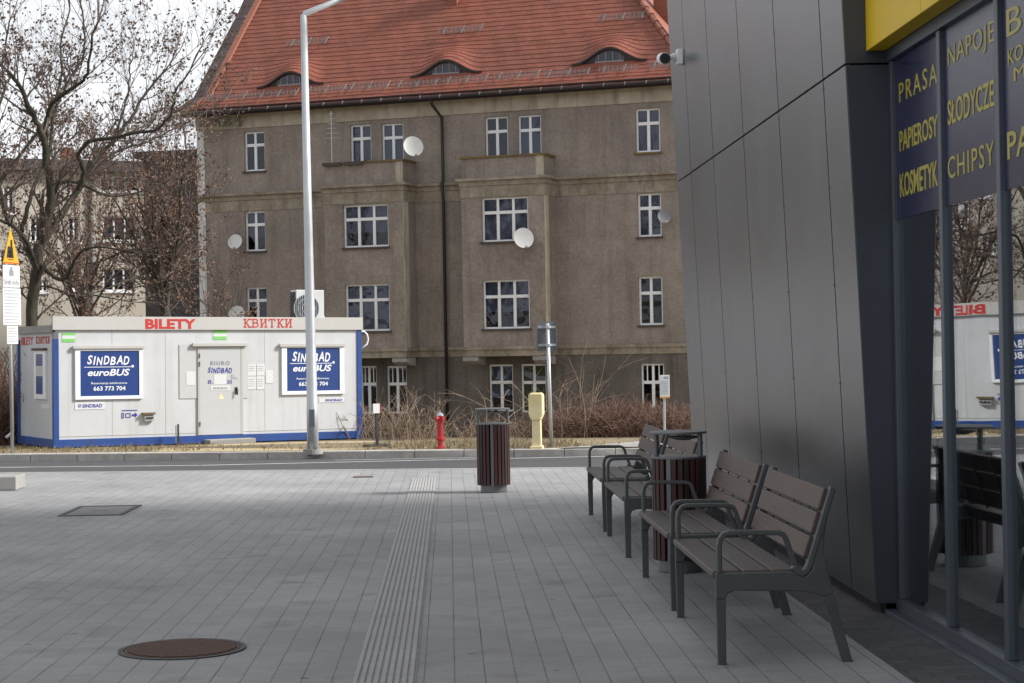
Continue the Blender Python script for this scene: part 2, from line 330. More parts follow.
M['coping'] = pbr('mossy_coping', (.13,.09,.055), .9, col2=(.22,.15,.05), nscale=3, bump=.4)
M['whiteframe'] = pbr('white_window_frame', (.82,.83,.85), .4, noise=.04)
M['sill'] = pbr('dark_sill', (.07,.055,.05), .7, noise=.2)
M['pane'] = glass('house_window_glass', (.60,.63,.70), 1.5, .9, wob=.4)
M['curtain'] = pbr('net_curtain', (.33,.34,.36), .9, noise=.1, nscale=6)
M['curtain_y'] = pbr('olive_blind', (.3,.3,.06), .9, noise=.2, nscale=3)
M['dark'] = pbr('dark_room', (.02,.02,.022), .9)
M['gutter'] = pbr('brown_gutter', (.03,.022,.022), .5, metal=.3)
M['pipe'] = pbr('black_downpipe', (.02,.02,.022), .5)
M['verge_metal'] = pbr('dark_brown_sheet_metal', (.085,.062,.062), .5, metal=.4, noise=.12)
M['ridge'] = pbr('ridge_tile', (.29,.11,.075), .65, noise=.2, nscale=4)
M['brick'] = pbr('chimney_brick', (.24,.085,.055), .9, noise=.25, nscale=12)
M['greyguard'] = pbr('galvanised_guard', (.28,.25,.25), .6, metal=.5)
M['white'] = pbr('white_container_paint', (.555,.57,.59), .5, noise=.03, nscale=2, dirt=(.51,.515,.515,.8), dscale=.9, streak=(5,.35,.9))
M['fascia'] = pbr('cream_fascia', (.49,.48,.46), .55, noise=.04, nscale=2)
M['greypanel'] = pbr('grey_white_panel', (.51,.515,.52), .5, noise=.03)
M['door'] = pbr('pale_grey_door', (.49,.50,.51), .5, noise=.03)
M['seam'] = pbr('panel_seam', (.45,.44,.43), .7)
M['blue'] = pbr('blue_steel_paint', (.022,.07,.27), .45, noise=.12, nscale=3, dirt=(.03,.05,.13,.6), dscale=2)
M['poster'] = pbr('blue_window_poster', (.022,.055,.21), .35, noise=.03)
M['wtext'] = pbr('white_lettering', (.8,.82,.85), .5)
M['btext'] = pbr('blue_lettering', (.03,.035,.3), .5)
M['red'] = pbr('red_lettering', (.52,.035,.03), .5)
M['green'] = pbr('green_sticker', (.2,.55,.14), .5)
M['paper'] = pbr('white_paper', (.64,.65,.66), .7)
M['greytext'] = pbr('grey_print', (.25,.26,.3), .7)
M['black'] = pbr('black_plastic', (.015,.015,.016), .5)
M['brass'] = pbr('bare_steel', (.4,.4,.4), .35, metal=.8)
M['hydrant'] = pbr('red_hydrant_paint', (.48,.018,.022), .45, noise=.15, nscale=6, dirt=(.2,.05,.04,.7), dscale=5)
M['gaspost'] = pbr('faded_yellow_plastic', (.82,.66,.30), .55, col2=(.88,.79,.52), nscale=3, dirt=(.6,.38,.09,.6), dscale=2)
M['gaspost_pale'] = pbr('bleached_yellow_plastic', (.86,.76,.50), .55, col2=(.8,.67,.36), nscale=2)
M['galv'] = pbr('galvanised_steel', (.50,.52,.54), .42, metal=.55, noise=.08, nscale=3)
M['galv_d'] = pbr('grey_sign_back', (.16,.175,.19), .5, metal=.4, noise=.1)
M['signyellow'] = pbr('sign_yellow', (.66,.34,.012), .45)
M['signwhite'] = pbr('sign_white', (.58,.60,.61), .5, noise=.03)
M['dish'] = pbr('white_dish', (.66,.66,.64), .5, noise=.05)
M['dishdark'] = pbr('grey_mesh_dish', (.16,.16,.17), .5, metal=.3)
M['bark'] = pbr('bark', (.03,.026,.02), .95, col2=(.075,.066,.046), nscale=9, bump=.8, bscale=18, stretch=(1,1,.35))
M['twig'] = pbr('twig', (.115,.09,.076), .9, noise=.3, nscale=5)
M['leaf'] = pbr('withered_leaf', (.085,.057,.047), .85, col2=(.165,.115,.092), nscale=3)
M['leaf2'] = pbr('withered_leaf_red', (.12,.068,.047), .85, col2=(.22,.13,.088), nscale=3)
M['drystem'] = pbr('dry_stem', (.17,.12,.088), .9, col2=(.29,.215,.16), nscale=3)
M['hedge'] = pbr('hedge_twig', (.125,.072,.054), .9, col2=(.22,.135,.10), nscale=4)
M['drygrass'] = pbr('dry_grass', (.17,.135,.07), .9, col2=(.27,.215,.12), nscale=3)
M['gravel'] = pbr('yellow_gravel', (.40,.31,.17), .95, col2=(.55,.45,.28), nscale=14, bump=.8, bscale=30, dirt=(.2,.16,.1,.6), dscale=.8)
M['farwall'] = pbr('pale_beige_render', (.50,.46,.39), .9, noise=.08, nscale=.8, dirt=(.36,.33,.28,.6), dscale=.4)
M['farwall_d'] = pbr('dark_grey_render', (.075,.068,.068), .95, noise=.15, nscale=.6)
M['bitumen'] = pbr('dark_roof_felt', (.06,.058,.06), .8, noise=.15)

# ------------------------------------------------------------- lettering
def text_mesh(body, bold=0.0, shear=0.0, ext=.003, spacing=1.0):
    cu = bpy.data.curves.new('lettering', 'FONT'); cu.body = body; cu.size = 1.0; cu.offset = bold; cu.shear = shear
    cu.extrude = ext; cu.space_character = spacing; cu.resolution_u = 3
    o = bpy.data.objects.new('lettering', cu); COL.objects.link(o)
    dg = bpy.context.evaluated_depsgraph_get(); dg.update()
    me = bpy.data.meshes.new_from_object(o.evaluated_get(dg))
    bpy.data.objects.remove(o); bpy.data.curves.remove(cu)
    return me
def lettering(items, mat, parent, y, name='lettering', rot=0.0):
    """items: words (text, x0, x1, z0, z1, options), or lists of letters that make one word,
    on the plane y of the parent, read from -y; one mesh per word"""
    for word in items:
        vs = []; fs = []
        for it in (word if isinstance(word, list) else [word]):
            body, x0, x1, z0, z1 = it[:5]; op = it[5] if len(it) > 5 else {}
            me = text_mesh(body, op.get('bold', 0), op.get('shear', 0), .5, op.get('sp', 1.0))
            xs = [v.co.x for v in me.vertices]; ys = [v.co.y for v in me.vertices]
            if not xs: continue
            ax, bx, ay, by = min(xs), max(xs), min(ys), max(ys); b = len(vs)
            for v in me.vertices:
                lx = x0 + (v.co.x-ax)/(bx-ax)*(x1-x0); lz = z0 + (v.co.y-ay)/(by-ay)*(z1-z0)
                vs.append((lx, y + (-.003 if v.co.z > 0 else 0.0), lz))
            for p in me.polygons: fs.append(tuple(i+b for i in p.vertices))
            bpy.data.meshes.remove(me)
        me = bpy.data.meshes.new(name); me.from_pydata(vs, [], fs); me.update(); me.materials.append(mat)
        o = bpy.data.objects.new(name, me); COL.objects.link(o); o.parent = parent; o.rotation_euler = (0,0,rot)

# ============================================================= SETTING
QE, QK = 25.35, 36.8                       # road edges, measured square to the road (q = Y + .145 X)
ZR0, ZR1 = -.20, -.70
MR = (ZR1-ZR0)/(QK-QE)
def zroad(q): return ZR0 + MR*(q-QE)
def zverge(q):
    if q < 38.6: return -.54
    if q < 43.5: return -.54 - .022*(q-38.6)
    return max(-1.9, -.648 - .056*(q-43.5))
def G(X, Y): return Vector((X, Y, zverge(Y+.145*X)))
def Gpx(x, y, Y=None):
    """where a pixel of the far verge's ground lies"""
    yy = 38.0 if Y is None else Y
    if Y is None:
        for _ in range(40):
            p = W(x, y, yy); z = zverge(p.y+.145*p.x); r = ray(x, y); yy = .5*yy + .5*(z-CZ)/r.z
    p = W(x, y, yy); return Vector((p.x, p.y, zverge(p.y+.145*p.x)))
def onroad(x, y):
    n = Vector((-.145*MR, -MR, 1)); O = Vector((0, QE, ZR0)); return plane_hit(x, y, O, n)

# plaza (local x = across, y = along the benches)
def toplaza(X, Y): return (X*cP + Y*sP, -X*sP + Y*cP)
mb = MB()
def edge(X, dq=0): return toplaza(X, QE+dq-.145*X)
pts = [(-60, -40), (60, -40)] + [edge(60), edge(30), edge(0), edge(-30), edge(-58)]
mb.add([(a, b, -SL*b) for a, b in pts], [tuple(range(len(pts)))])
tag(mb.build('plaza', M['paving'], rot=(0,0,PHI)), kind='structure')
mb = MB()
mb.add([(2.17,-30,.004+SL*30), (60,-30,.004+SL*30), (60,19.6,.004-SL*19.6), (2.17,19.6,.004-SL*19.6)], [(0,1,2,3)])
tag(mb.build('dark_paving', M['setts'], rot=(0,0,PHI)), kind='structure')
# guidance strip: pale slabs with raised ribs
mb = MB(); mb.mi = 1
t0, t1 = -6.0, 23.7
mb.add([(-.506,t0,.004-SL*t0),(-.189,t0,.004-SL*t0),(-.189,t1,.004-SL*t1),(-.506,t1,.004-SL*t1)], [(0,1,2,3)])
mb.mi = 0
t = t0
while t < t1-.1:
    b = min(t+.4, t1)-.006
    for k in range(9):
        x = -.4975 + k*.0342
        mb.add([(x,t,.0045-SL*t),(x+.0245,t,.0045-SL*t),(x+.0245,b,.0045-SL*b),(x,b,.0045-SL*b),
                (x+.004,t+.004,.0095-SL*t),(x+.0205,t+.004,.0095-SL*t),(x+.0205,b-.004,.0095-SL*b),(x+.004,b-.004,.0095-SL*b)],
               [(4,5,6,7),(0,1,5,4),(1,2,6,5),(2,3,7,6),(3,0,4,7)])
    t += .4
tag(mb.build('tactile_paving', [M['tactile'], M['groove']], rot=(0,0,PHI)), kind='structure')
# pavement edge kerb (steps down to the road)
mb = MB()
for i in range(-60, 60):
    X0, X1 = i+.004, i+.996
    vs = []
    for X in (X0, X1):
        for dq in (.0, .16):
            Y = QE+dq-.145*X; s_, t_ = toplaza(X, Y); zt = -SL*t_+.003
            vs += [(X, Y, zt), (X, Y, zt-.4)]
    mb.add(vs, [(0,2,6,4),(2,3,7,6),(0,4,5,1),(0,1,3,2),(4,6,7,5)])
tag(mb.build('plaza_kerb', M['concrete']), kind='structure')
# road
mb = MB()
for X0, X1 in ((-160,-40),(-40,0),(0,40),(40,160)):
    mb.quad(*[(X, q-.145*X, zroad(q)) for X, q in ((X0,QE+.1),(X1,QE+.1),(X1,QK+.05),(X0,QK+.05))])
tag(mb.build('road', M['asphalt']), kind='structure')
def roadstrip(mb, px, w):
    for (a, b) in zip(px, px[1:]):
        A, B = onroad(*a), onroad(*b); d = (B-A).normalized(); n = Vector((-d.y, d.x, 0))*w/2
        v = []
        for p, sg in ((A,-1),(B,-1),(B,1),(A,1)):
            q = p + n*sg; v.append((q.x, q.y, zroad(q.y+.145*q.x)+.005))
        mb.quad(*v)
mb = MB(); A0 = (-560, 473.5)
roadstrip(mb, [(-300,469.2),(0,467.6),(200,465.6),(340,462.4),(470,459.4),(640,455.8)], .24)
roadstrip(mb, [(335,460.4),(475,457.6),(640,454.2)], .18)
tag(mb.build('lane_marking', M['roadpaint']), kind='structure')
# far kerb
mb = MB()
for i in range(-60, 60):
    X0, X1 = i*1.0+.005, i*1.0+.995
    vs = []
    for X in (X0, X1):
        for dq in (.0, .18):
            Y = QK+dq-.145*X
            vs += [(X, Y, -.537+(.0 if dq else -.012)), (X, Y, -.95)]
    mb.add(vs, [(0,2,6,4),(2,3,7,6),(0,4,5,1),(0,1,3,2),(4,6,7,5)])
tag(mb.build('kerb', M['kerb'], bevel=.012), kind='structure')
# ground beyond, to the horizon
mb = MB(); nx, rows = 60, []
qs = [QK+.17, 37.2, 37.8, 38.6, 40, 42, 43.5, 46, 50, 56, 62, 66, 80, 120, 300, 2500]
for q in qs:
    w = 70 + (q-36)*1.2
    rows.append([(-w + 2*w*i/nx, q - .145*max(-60, min(60, -w + 2*w*i/nx)), zverge(q)) for i in range(nx+1)])
vs = [p for r in rows for p in r]
mb.add(vs, [(j*(nx+1)+i, j*(nx+1)+i+1, (j+1)*(nx+1)+i+1, (j+1)*(nx+1)+i) for j in range(len(qs)-1) for i in range(nx)])
tag(mb.build('ground', M['verge'], smooth=True), kind='structure')
mb = MB(); mb.quad((-3000,-3000,-3.2),(3000,-3000,-3.2),(3000,3000,-3.2),(-3000,3000,-3.2))
tag(mb.build('terrain', M['verge']), kind='structure')
# yellow gravel in front of the ticket office, light footpath by the hedge
def patch(name, px, mat, dz=.006):
    vs = [Gpx(*p) for p in px]; m = MB(); m.add([(v.x, v.y, v.z+dz) for v in vs], [tuple(range(len(vs)))])
    return tag(m.build(name, mat), kind='structure')
patch('gravel_bed', [(150,452.0),(215,451.6),(300,450.9),(352,449.8),(378,447.5),(376,441.0),(330,441.5),(260,443.2),(188,445.8),(155,449)], M['gravel'])
patch('footpath', [(556,448.6),(680,447.2),(760,446),(760,436),(690,437.5),(646,441.6),(612,444.4),(585,446.8)], M['concrete'], .02)

# ============================================================= BENCHES
def make_bench(L=1.70):
    root = thing('bench', 'x', 'bench')
    def frame(y0, flip):
        m = MB(); y1 = y0+.032
        poly = [(0,.462),(.10,.462),(.40,.462),(.435,.44),(.462,.438),(.49,.47),(.545,.68),(.572,.715),(.556,.63),(.553,.56),(.575,.46),(.60,.345),(.545,.33),(.50,.348),(.42,.362),(.10,.372),(.062,.36),(.05,.33),(0,.33)]
        m.prism(poly, y0, y1)
        fr = m.build('end_frame', M['bench_metal'], root, bevel=.006)
        m = MB(); m.prism([(0,.33),(.05,.33),(.048,.0),(.006,.0)], y0+.001, y1-.001); m.box(.002,.052,y0-.001,y1+.001,0,.008)
        m.build('leg', M['bench_metal'], fr, bevel=.005)
        m = MB(); m.prism([(.545,.33),(.60,.345),(.69,.0),(.638,.0)], y0+.001, y1-.001); m.box(.635,.693,y0-.001,y1+.001,0,.008)
        m.build('leg', M['bench_metal'], fr, bevel=.005)
        m = MB(); ym = (y0+y1)/2
        pa = [(.022,.46),(.022,.60),(.028,.632),(.045,.655),(.072,.664),(.20,.664),(.325,.660),(.35,.65),(.363,.628),(.418,.462)]
        m.bar([(a, ym, b) for a, b in pa], .034, .026, (0,1,0)); m.build('armrest', M['bench_metal'], fr, bevel=.006)
        m = MB()
        pa = [(.395,.49),(.418,.462),(.44,.452),(.462,.462),(.478,.49),(.52,.62),(.606,.885)]
        m.bar([(a, ym, b) for a, b in pa], .044, .034, (0,1,0)); m.build('back_stile', M['bench_metal'], fr, bevel=.007)
    frame(0, 0); frame(L-.032, 1)
    m = MB()
    for a, b in ((-.012,.135),(.145,.282),(.292,.418)):
        m.box(a, b, .036, L-.036, .434, .470)
    m.build('seat', M['seat_wood'], root, bevel=.008)
    m = MB(); d = Vector((.606-.478, 0, .885-.49)).normalized(); nrm = Vector((-d.z, 0, d.x)); o = Vector((.484,0,.50)) + nrm*.008
    for k in range(3):
        a, b = .018+k*.127, .018+k*.127+.115
        p = [o+d*a, o+d*b, o+d*b+nrm*.032, o+d*a+nrm*.032]
        m.prism([(v.x, v.z) for v in p], .034, L-.034)
    m.build('backrest', M['bench_wood'], root, bevel=.007)
    m = MB()
    for y in (.42, L/2, L-.42):
        m.bar([o+d*.01+Vector((.0,y,0))-nrm*.006, o+d*.375+Vector((.0,y,0))-nrm*.006], .03, .008, (0,1,0))
    m.box(.06,.10,.033,L-.033,.385,.425); m.box(.34,.38,.033,L-.033,.385,.425)
    m.box(.05,.40,L/2-.02,L/2+.02,.426,.4335)
    m.build('support_bar', M['bench_metal'], root)
    return root
bench = make_bench()
BL = ['dark wood and grey steel bench nearest the shop window, first in the row',
      'slatted bench standing end to end with the nearest bench, just before the second litter bin',
      'slatted bench just behind the litter bin that stands among the benches',
      'farthest slatted bench of the row, nearest the road']
for i, t in enumerate((9.302, 11.265, 14.185, 16.27)):
    o = bench if i == 0 else copy_tree(bench)
    o.name = 'bench' if i == 0 else 'bench.%03d' % i
    o.location = P(1.325, t); o.rotation_euler = (SL*-1, 0, PHI)
    tag(o, BL[i], 'bench', 'slatted benches in a row along the metal wall')

# ============================================================= LITTER BINS
def make_bin():
    root = thing('litter_bin', 'x', 'litter bin')
    m = MB(); m.lathe([(.15,0),(.152,.01),(.15,.10),(.17,.105)], 32); m.build('base', M['bin_metal'], root)
    m = MB(); m.lathe([(.150,.10),(.150,.775)], 32); m.build('liner', M['gap'], root)
    m = MB(); n = 26
    for k in range(n):
        a = 2*math.pi*k/n; m.mi = 1 if k % 3 == 1 else 0
        if abs((math.degrees(a)-265+180) % 360-180) < 6: continue
        m.box(.166,.19,-.0165,.0165,.085,.785, Matrix.Rotation(a,4,'Z'))
    m.build('slats', [M['bin_wood'], M['bin_wood2']], root, bevel=.003)
    for dg, top in ((265,.79),(-12,.945),(172,.945)):
        m = MB(); m.box(.160,.187 if top < .9 else .165,-.017,.017,.08,top, Matrix.Rotation(R(dg),4,'Z'))
        if top > .9: m.box(.166,.184,-.017,.017,.79,top, Matrix.Rotation(R(dg),4,'Z'))
        m.build('post', M['bin_metal'], root, bevel=.003)
    m = MB(); m.lathe([(.160,.778),(.192,.778),(.192,.79),(.160,.79)], 40); m.build('rim', M['bin_metal'], root)
    m = MB(); m.lathe([(.10,.944),(.196,.944),(.199,.947),(.199,.957),(.195,.960)], 40); m.build('cover', M['bin_metal'], root)
    m = MB(); m.lathe([(.05,.90),(.115,.918),(.12,.925),(.105,.9245)], 28, (.04,0,0)); m.tube([(.04,0,.92),(.04,0,.945)], .02); m.build('ashtray', M['bin_metal'], root)
    return root
b1 = make_bin(); b1.location = P(.486, 21.17); b1.rotation_euler = (0,0,PHI)
tag(b1, 'round litter bin of dark red slats standing alone on the open plaza', 'litter bin', 'slatted litter bins')
b2 = copy_tree(b1); b2.scale = (1.03,1.03,1.05); b2.location = P(1.64, 13.28); b2.rotation_euler = (0,0,PHI+R(-25))
tag(b2, 'round slatted litter bin standing among the benches by the metal wall', 'litter bin', 'slatted litter bins')

# ============================================================= COVERS IN THE PAVING, CONCRETE BLOCK
mc = thing('manhole_cover', 'round rusty brown iron manhole cover in the foreground paving', 'manhole cover', P(-1.49,10.2,.004), PHI)
m = MB(); m.lathe([(.348,-.02),(.348,.004),(.318,.004),(.318,-.02)], 56); m.build('ring', M['iron'], mc)
m = MB(); m.lathe([(.312,-.02),(.312,.003),(.0,.003)], 56)
for k in range(-9, 10):
    x = k*.031; h = math.sqrt(max(0,.296**2-x*x))
    if h > .03: m.box(-h, h, x-.009, x+.009, .003, .010, Matrix.Rotation(.06,4,'Z'))
m.build('lid', M['rust'], mc)
sc_ = thing('inspection_cover', 'square paved inspection cover with a dark iron rim farther off on the left', 'inspection cover', P(-3.70,19.65,.004), PHI)
m = MB()
for a in ((-.335,.335,-.58,-.52),(-.335,.335,.52,.58),(-.335,-.285,-.52,.52),(.285,.335,-.52,.52)): m.box(*a, -.02, .006)
m.build('rim', M['iron'], sc_)
m = MB(); m.box(-.284,.284,-.519,.519,-.02,.002); m.box(-.07,.07,-.05,.05,.002,.006); m.build('lid', M['lid'], sc_)
m = MB(); m.box(-.13,.13,-.09,.09,-.02,.004)
tag(m.build('drain_cover', M['rust'], loc=P(-1.15,24.2,.004), rot=(0,0,PHI)), 'small rusty drain cover set flat in the pale paving near the road', 'drain cover')
cbk = thing('concrete_block', 'low pale concrete block at the left edge of the plaza', 'concrete block', P(-5.66,23.05), PHI)
m = MB(); m.box(-.12,.29,0,.5,0,.175); m.build('slab', M['concrete'], cbk, bevel=.015)
m = MB(); m.box(-.9,-.13,.0,.5,0,.16); m.build('end_piece', M['kerb'], cbk, bevel=.012)

# ============================================================= SHOP (station building) on the right
TH = PHI - R(90)
SO = P(2.52, 10.95, 0); SO.z = -SL*10.95
FR = Frame(SO, TH)                                  # local x = towards us along the shop, local y = into the building
shop = thing('shop_building', 'modern shop with leaning grey metal cladding, tall glazing and a yellow fascia', 'shop', SO, TH)
rvec = FR.ey; dvec = -FR.ex
pw = plane_hit(845.5, 65, SO, dvec) - SO
K = -pw.dot(rvec)/pw.z                              # outward lean per metre of height
nl = (rvec + Vector((0,0,K)))
def lean(x, y):
    p = plane_hit(x, y, SO, nl) - SO; return p.dot(FR.ex), p.z
joints = [sum(lean(*p)[0] for p in pr)/2 for pr in (((682.2,0),(694.6,250)),((705.6,0),(717.6,250)),((736,0),(749.4,250)),((772.6,0),(786,250)),((818.3,0),(833,250)))]
xfar = -8.13
zs = 3.278
print('lean', K, 'joints', joints, 'xfar', xfar, 'zseam', zs, lean(845.5,62.5), lean(679,185.5))
ZB, ZT = .06, 9.0
m = MB(); xs = [xfar] + joints + [0.0]; g = .011
for a, b in zip(xs, xs[1:]):
    for z0, z1 in ((ZB, zs-.007), (zs+.007, zs+3.2), (zs+3.214, ZT)):
        a2, b2_ = a+g, b-g
        vs = [(a2,-K*z0,z0),(b2_,-K*z0,z0),(b2_,-K*z1,z1),(a2,-K*z1,z1)]
        vs += [(x, y+.025, z) for x, y, z in vs]
        m.add(vs, [(0,1,2,3),(0,4,5,1),(1,5,6,2),(2,6,7,3),(3,7,4,0)])
for j in joints:
    for k in range(14):
        for dx in (-.03, .03):
            z = .12+.62*k; m.box(j+dx-.006, j+dx+.006, -K*z-.003, -K*z+.004, z-.006, z+.006)
m.build('cladding', M['clad'], shop)
m = MB()
m.add([(xfar,.026-K*0,-.02),(0,.026,-.02),(0,.026-K*ZT,ZT),(xfar,.026-K*ZT,ZT)], [(0,1,2,3)])
m.build('backing', M['gap'], shop)
m = MB(); m.box(xfar+.01, -.005, .03, .06, -.05, ZB-.005); m.build('plinth', M['gap'], shop)
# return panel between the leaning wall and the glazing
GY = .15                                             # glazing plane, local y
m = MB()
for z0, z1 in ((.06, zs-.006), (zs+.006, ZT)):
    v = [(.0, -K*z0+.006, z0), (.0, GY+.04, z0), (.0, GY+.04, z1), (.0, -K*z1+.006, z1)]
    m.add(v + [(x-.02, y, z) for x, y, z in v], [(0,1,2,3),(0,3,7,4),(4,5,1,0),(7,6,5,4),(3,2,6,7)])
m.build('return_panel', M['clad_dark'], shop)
# body of the building: walls, roof, end
XN, YB = 26.0, 20.0
m = MB()
m.quad((xfar,.03,-.3),(xfar,.03-K*ZT,ZT),(xfar,YB,ZT),(xfar,YB,-.3))                     # far end
m.quad((XN,GY,-.3),(XN,YB,-.3),(XN,YB,ZT),(XN,GY,ZT)); m.quad((xfar,YB,-.3),(xfar,YB,ZT),(XN,YB,ZT),(XN,YB,-.3))
m.quad((0,-.04,4.56),(XN,-.04,4.56),(XN,-.04,ZT),(0,-.04,ZT))                             # wall over the fascia
m.quad((9.0,GY+.02,-.3),(XN,GY+.02,-.3),(XN,GY+.02,3.4),(9.0,GY+.02,3.4))
m.build('wall', M['clad'], shop)
m = MB(); m.add([(xfar,.03-K*ZT,ZT-.02),(0,.03-K*ZT,ZT-.02),(0,-.04,ZT-.02),(XN,-.04,ZT-.02),(XN,YB,ZT-.02),(xfar,YB,ZT-.02)], [(0,1,2,3,4,5)])
m.build('roof', M['bitumen'], shop)
# yellow fascia
zf = FR.hit(868, 50.5, 0.0)[1]; print('fascia z', zf)
m = MB(); x = .004
for k in range(9):
    L_ = 1.28 if k == 0 else 2.0
    m.box(x, x+L_-.008, -.004, .03, zf, zf+1.25); x += L_
m.build('fascia', M['yellow'], shop, bevel=.004)
m = MB(); m.box(.004, XN, .032, GY-.04, zf+.004, zf+.03); m.build('soffit', M['yellow'], shop)
m = MB(); m.box(.004, XN, -.006, .04, zf+1.252, zf+1.29); m.build('fascia_cap', M['alu'], shop)
# glazing
def gx(px, py): return FR.hit(px, py, GY)[0]+.105
m1, m2 = gx(945.5, 560), gx(1003.5, 600); print('mullions', m1, m2)
pitch = m2-m1; zg0, zg1 = .0, zf+.02
edges = [.0, m1] + [m1+pitch*k for k in range(1, 8)]
fr = MB(); fw = .055
for i, x in enumerate(edges):
    w = .062 if i else .06
    x0 = x-w/2 if i else x+.004
    fr.box(x0, x0+w, GY-.022, GY+.09, zg0+.09, zg1-.085)
fr.box(.004, edges[-1]+.04, GY-.033, GY+.09, zg0+.02, zg0+.09); fr.box(.004, edges[-1]+.04, GY-.033, GY+.09, zg1-.085, zg1+.05)
wf = fr.build('window_frame', M['alu'], shop, bevel=.004)
m = MB(); m.box(.004, edges[-1]+.04, GY-.10, GY-.034, .0, .028); m.build('threshold', M['alu'], shop, bevel=.004)
for a, b in zip(edges, edges[1:]):
    m = MB(); m.box(a+.02, b-.02, GY+.006, GY+.014, zg0+.085, zg1-.08); m.build('window_pane', M['shop_glass'], shop)
zp0 = FR.hit(918, 214, GY)[1]; print('poster z0', zp0)
for i, (a, b) in enumerate(zip(edges, edges[1:])):
    if i > 3: break
    m = MB(); m.box(a+.027, b-.027, GY+.0015, GY+.005, zp0, zg1-.086); v = m.build('window_vinyl', M['vinyl'], shop)
def gl(text, x0, x1, yc0, yc1, **op):
    x0_, x1_, z0, z1 = FR.rect(x0, x1, yc0, yc1, GY); return (text, x0_, x1_, z0, z1, op)
lettering([gl('PRASA',899,937.5,72.5,93,sp=1.25), gl('PAPIEROSY',899.5,938,122.5,144,bold=.012), gl('KOSMETYK',900,938,167,192,bold=.012),
           gl('NAPOJE',947.8,994.6,33,60,sp=1.15), gl('SŁODYCZE',947.8,994.6,90,116,bold=.012), gl('CHIPSY',948,994.4,149,172,sp=1.2),
           gl('BI',1006.5,1028,4,32), gl('KOM',1008,1032,44,60), gl('MI',1014,1030,64,78), gl('PA',1007.5,1031,128,156,bold=.01)],
          M['vinyl_text'], shop, GY+.0012)
# interior seen through the glass
m = MB(); y0, y1, x0, x1, z0, z1 = GY+.1, 7.0, -.02, 9.0, .01, zg1+.3
m.quad((x0,y0,z0),(x1,y0,z0),(x1,y1,z0),(x0,y1,z0)); m.quad((x0,y0,z1),(x0,y1,z1),(x1,y1,z1),(x1,y0,z1))
m.quad((x0,y1,z0),(x1,y1,z0),(x1,y1,z1),(x0,y1,z1)); m.quad((x0,y0,z0),(x0,y1,z0),(x0,y1,z1),(x0,y0,z1)); m.quad((x1,y1,z0),(x1,y0,z0),(x1,y0,z1),(x1,y1,z1))
m.build('interior', M['room'], shop)
# security camera on the leaning wall
cx, cz = lean(682.5, 57); cp = SO + FR.ex*cx + Vector((0,0,cz)) + rvec*(-K*cz)
cam_t = thing('security_camera', 'small pale security camera bracketed to the edge of the metal wall', 'security camera', cp, TH)
m = MB(); m.box(-.06,.06,-.06,0,-.075,.075); m.build('junction_box', M['whiteframe'], cam_t, bevel=.008)
m = MB(); m.tube([(0,-.06,.0),(0,-.11,0),(.0,-.16,-.02)], [.05,.028,.026], 12); m.build('arm', M['whiteframe'], cam_t, smooth=True)
m = MB(); m.tube([(-.12,-.185,.005),(.10,-.185,-.025)], .058, 20); m.build('housing', M['whiteframe'], cam_t)
m = MB(); m.tube([(.095,-.185,-.026),(.112,-.185,-.028)], .052, 20); m.build('lens', M['black'], cam_t)

# ============================================================= TICKET OFFICE (container)
TC, TILT = R(30), .0122
CO = W(54, 448, 40.0); CF = Frame(CO, TC)
office = thing('ticket_office', 'white portable ticket office with blue frame and red lettering beyond the road', 'ticket office', CO, rot=(0, TILT, TC))
def cr(x0, x1, y0, y1, ly=0.0):
    a, b, c, d = CF.rect(x0, x1, y0, y1, ly); k = TILT*(a+b)/2; return a, b, c+k, d+k
LC = (CF.hit(362,440)[0] + CF.hit(360.3,315)[0])/2; DC = 2.95
HF = CF.hit(53.8,316.5)[1]; print('container', LC, HF)
zf0 = cr(60,350,320,330)[2]; ZF = zf0
m = MB(); m.box(.05, LC-.05, .02, DC-.02, .1, 2.55); wbox = m.build('wall', M['white'], office)
m = MB()                                         # panel seams and the lower drip trim
for px in (112, 165.4, 264.6):
    x = CF.hit(px, 390)[0]; m.box(x-.006, x+.006, .0165, .021, .2, ZF)
m.box(.1, LC-.1, .012, .0205, .235, .245)
m.build('seam', M['seam'], office)
m = MB()
m.box(.0, LC, -.005, .10, .0, .175); m.box(0, LC, DC-.1, DC, 0, .175); m.box(-.005, .1, .1, DC-.1, 0, .175); m.box(LC-.1, LC+.005, .1, DC-.1, 0, .175)
for x0 in (-.004, LC-.116):
    for y0 in (-.006, DC-.114): m.box(x0, x0+.12, y0, y0+.12, .1, 2.36 if x0 < 0 else ZF+.01)
m.build('frame', M['blue'], office, bevel=.006)
m = MB(); m.box(.0,.11,.0,.1,2.362,2.5); m.build('corner_fitting', M['galv_d'], office)
m = MB(); m.box(-.02, LC+.02, -.035, .05, ZF, HF); m.build('fascia', M['fascia'], office, bevel=.004)
m = MB(); m.box(-.03, LC+.03, .06, DC+.03, 2.552, 2.60); m.box(-.045,-.0,.05,DC+.03,2.50,2.66); m.box(0,LC,.3,DC,2.6,2.64); m.build('roof', M['concrete'], office)
def cwin(fr_, po, sh):
    a, b, c, d = cr(*fr_); m = MB(); p = cr(*po); t = .045
    m.box(a, b, -.03, .02, c, p[2]); m.box(a, b, -.03, .02, p[3], d); m.box(a, p[0], -.03, .02, p[2], p[3]); m.box(p[1], b, -.03, .02, p[2], p[3])
    w = m.build('window', M['whiteframe'], office, bevel=.004)
    m = MB(); m.box(p[0], p[1], -.012, .018, p[2], p[3]); m.build('poster', M['poster'], w)
    s = cr(*sh); m = MB(); m.box(s[0], s[1], -.065, .0, s[2], s[3]); m.build('shutter_box', M['fascia'], w, bevel=.008)
    return w
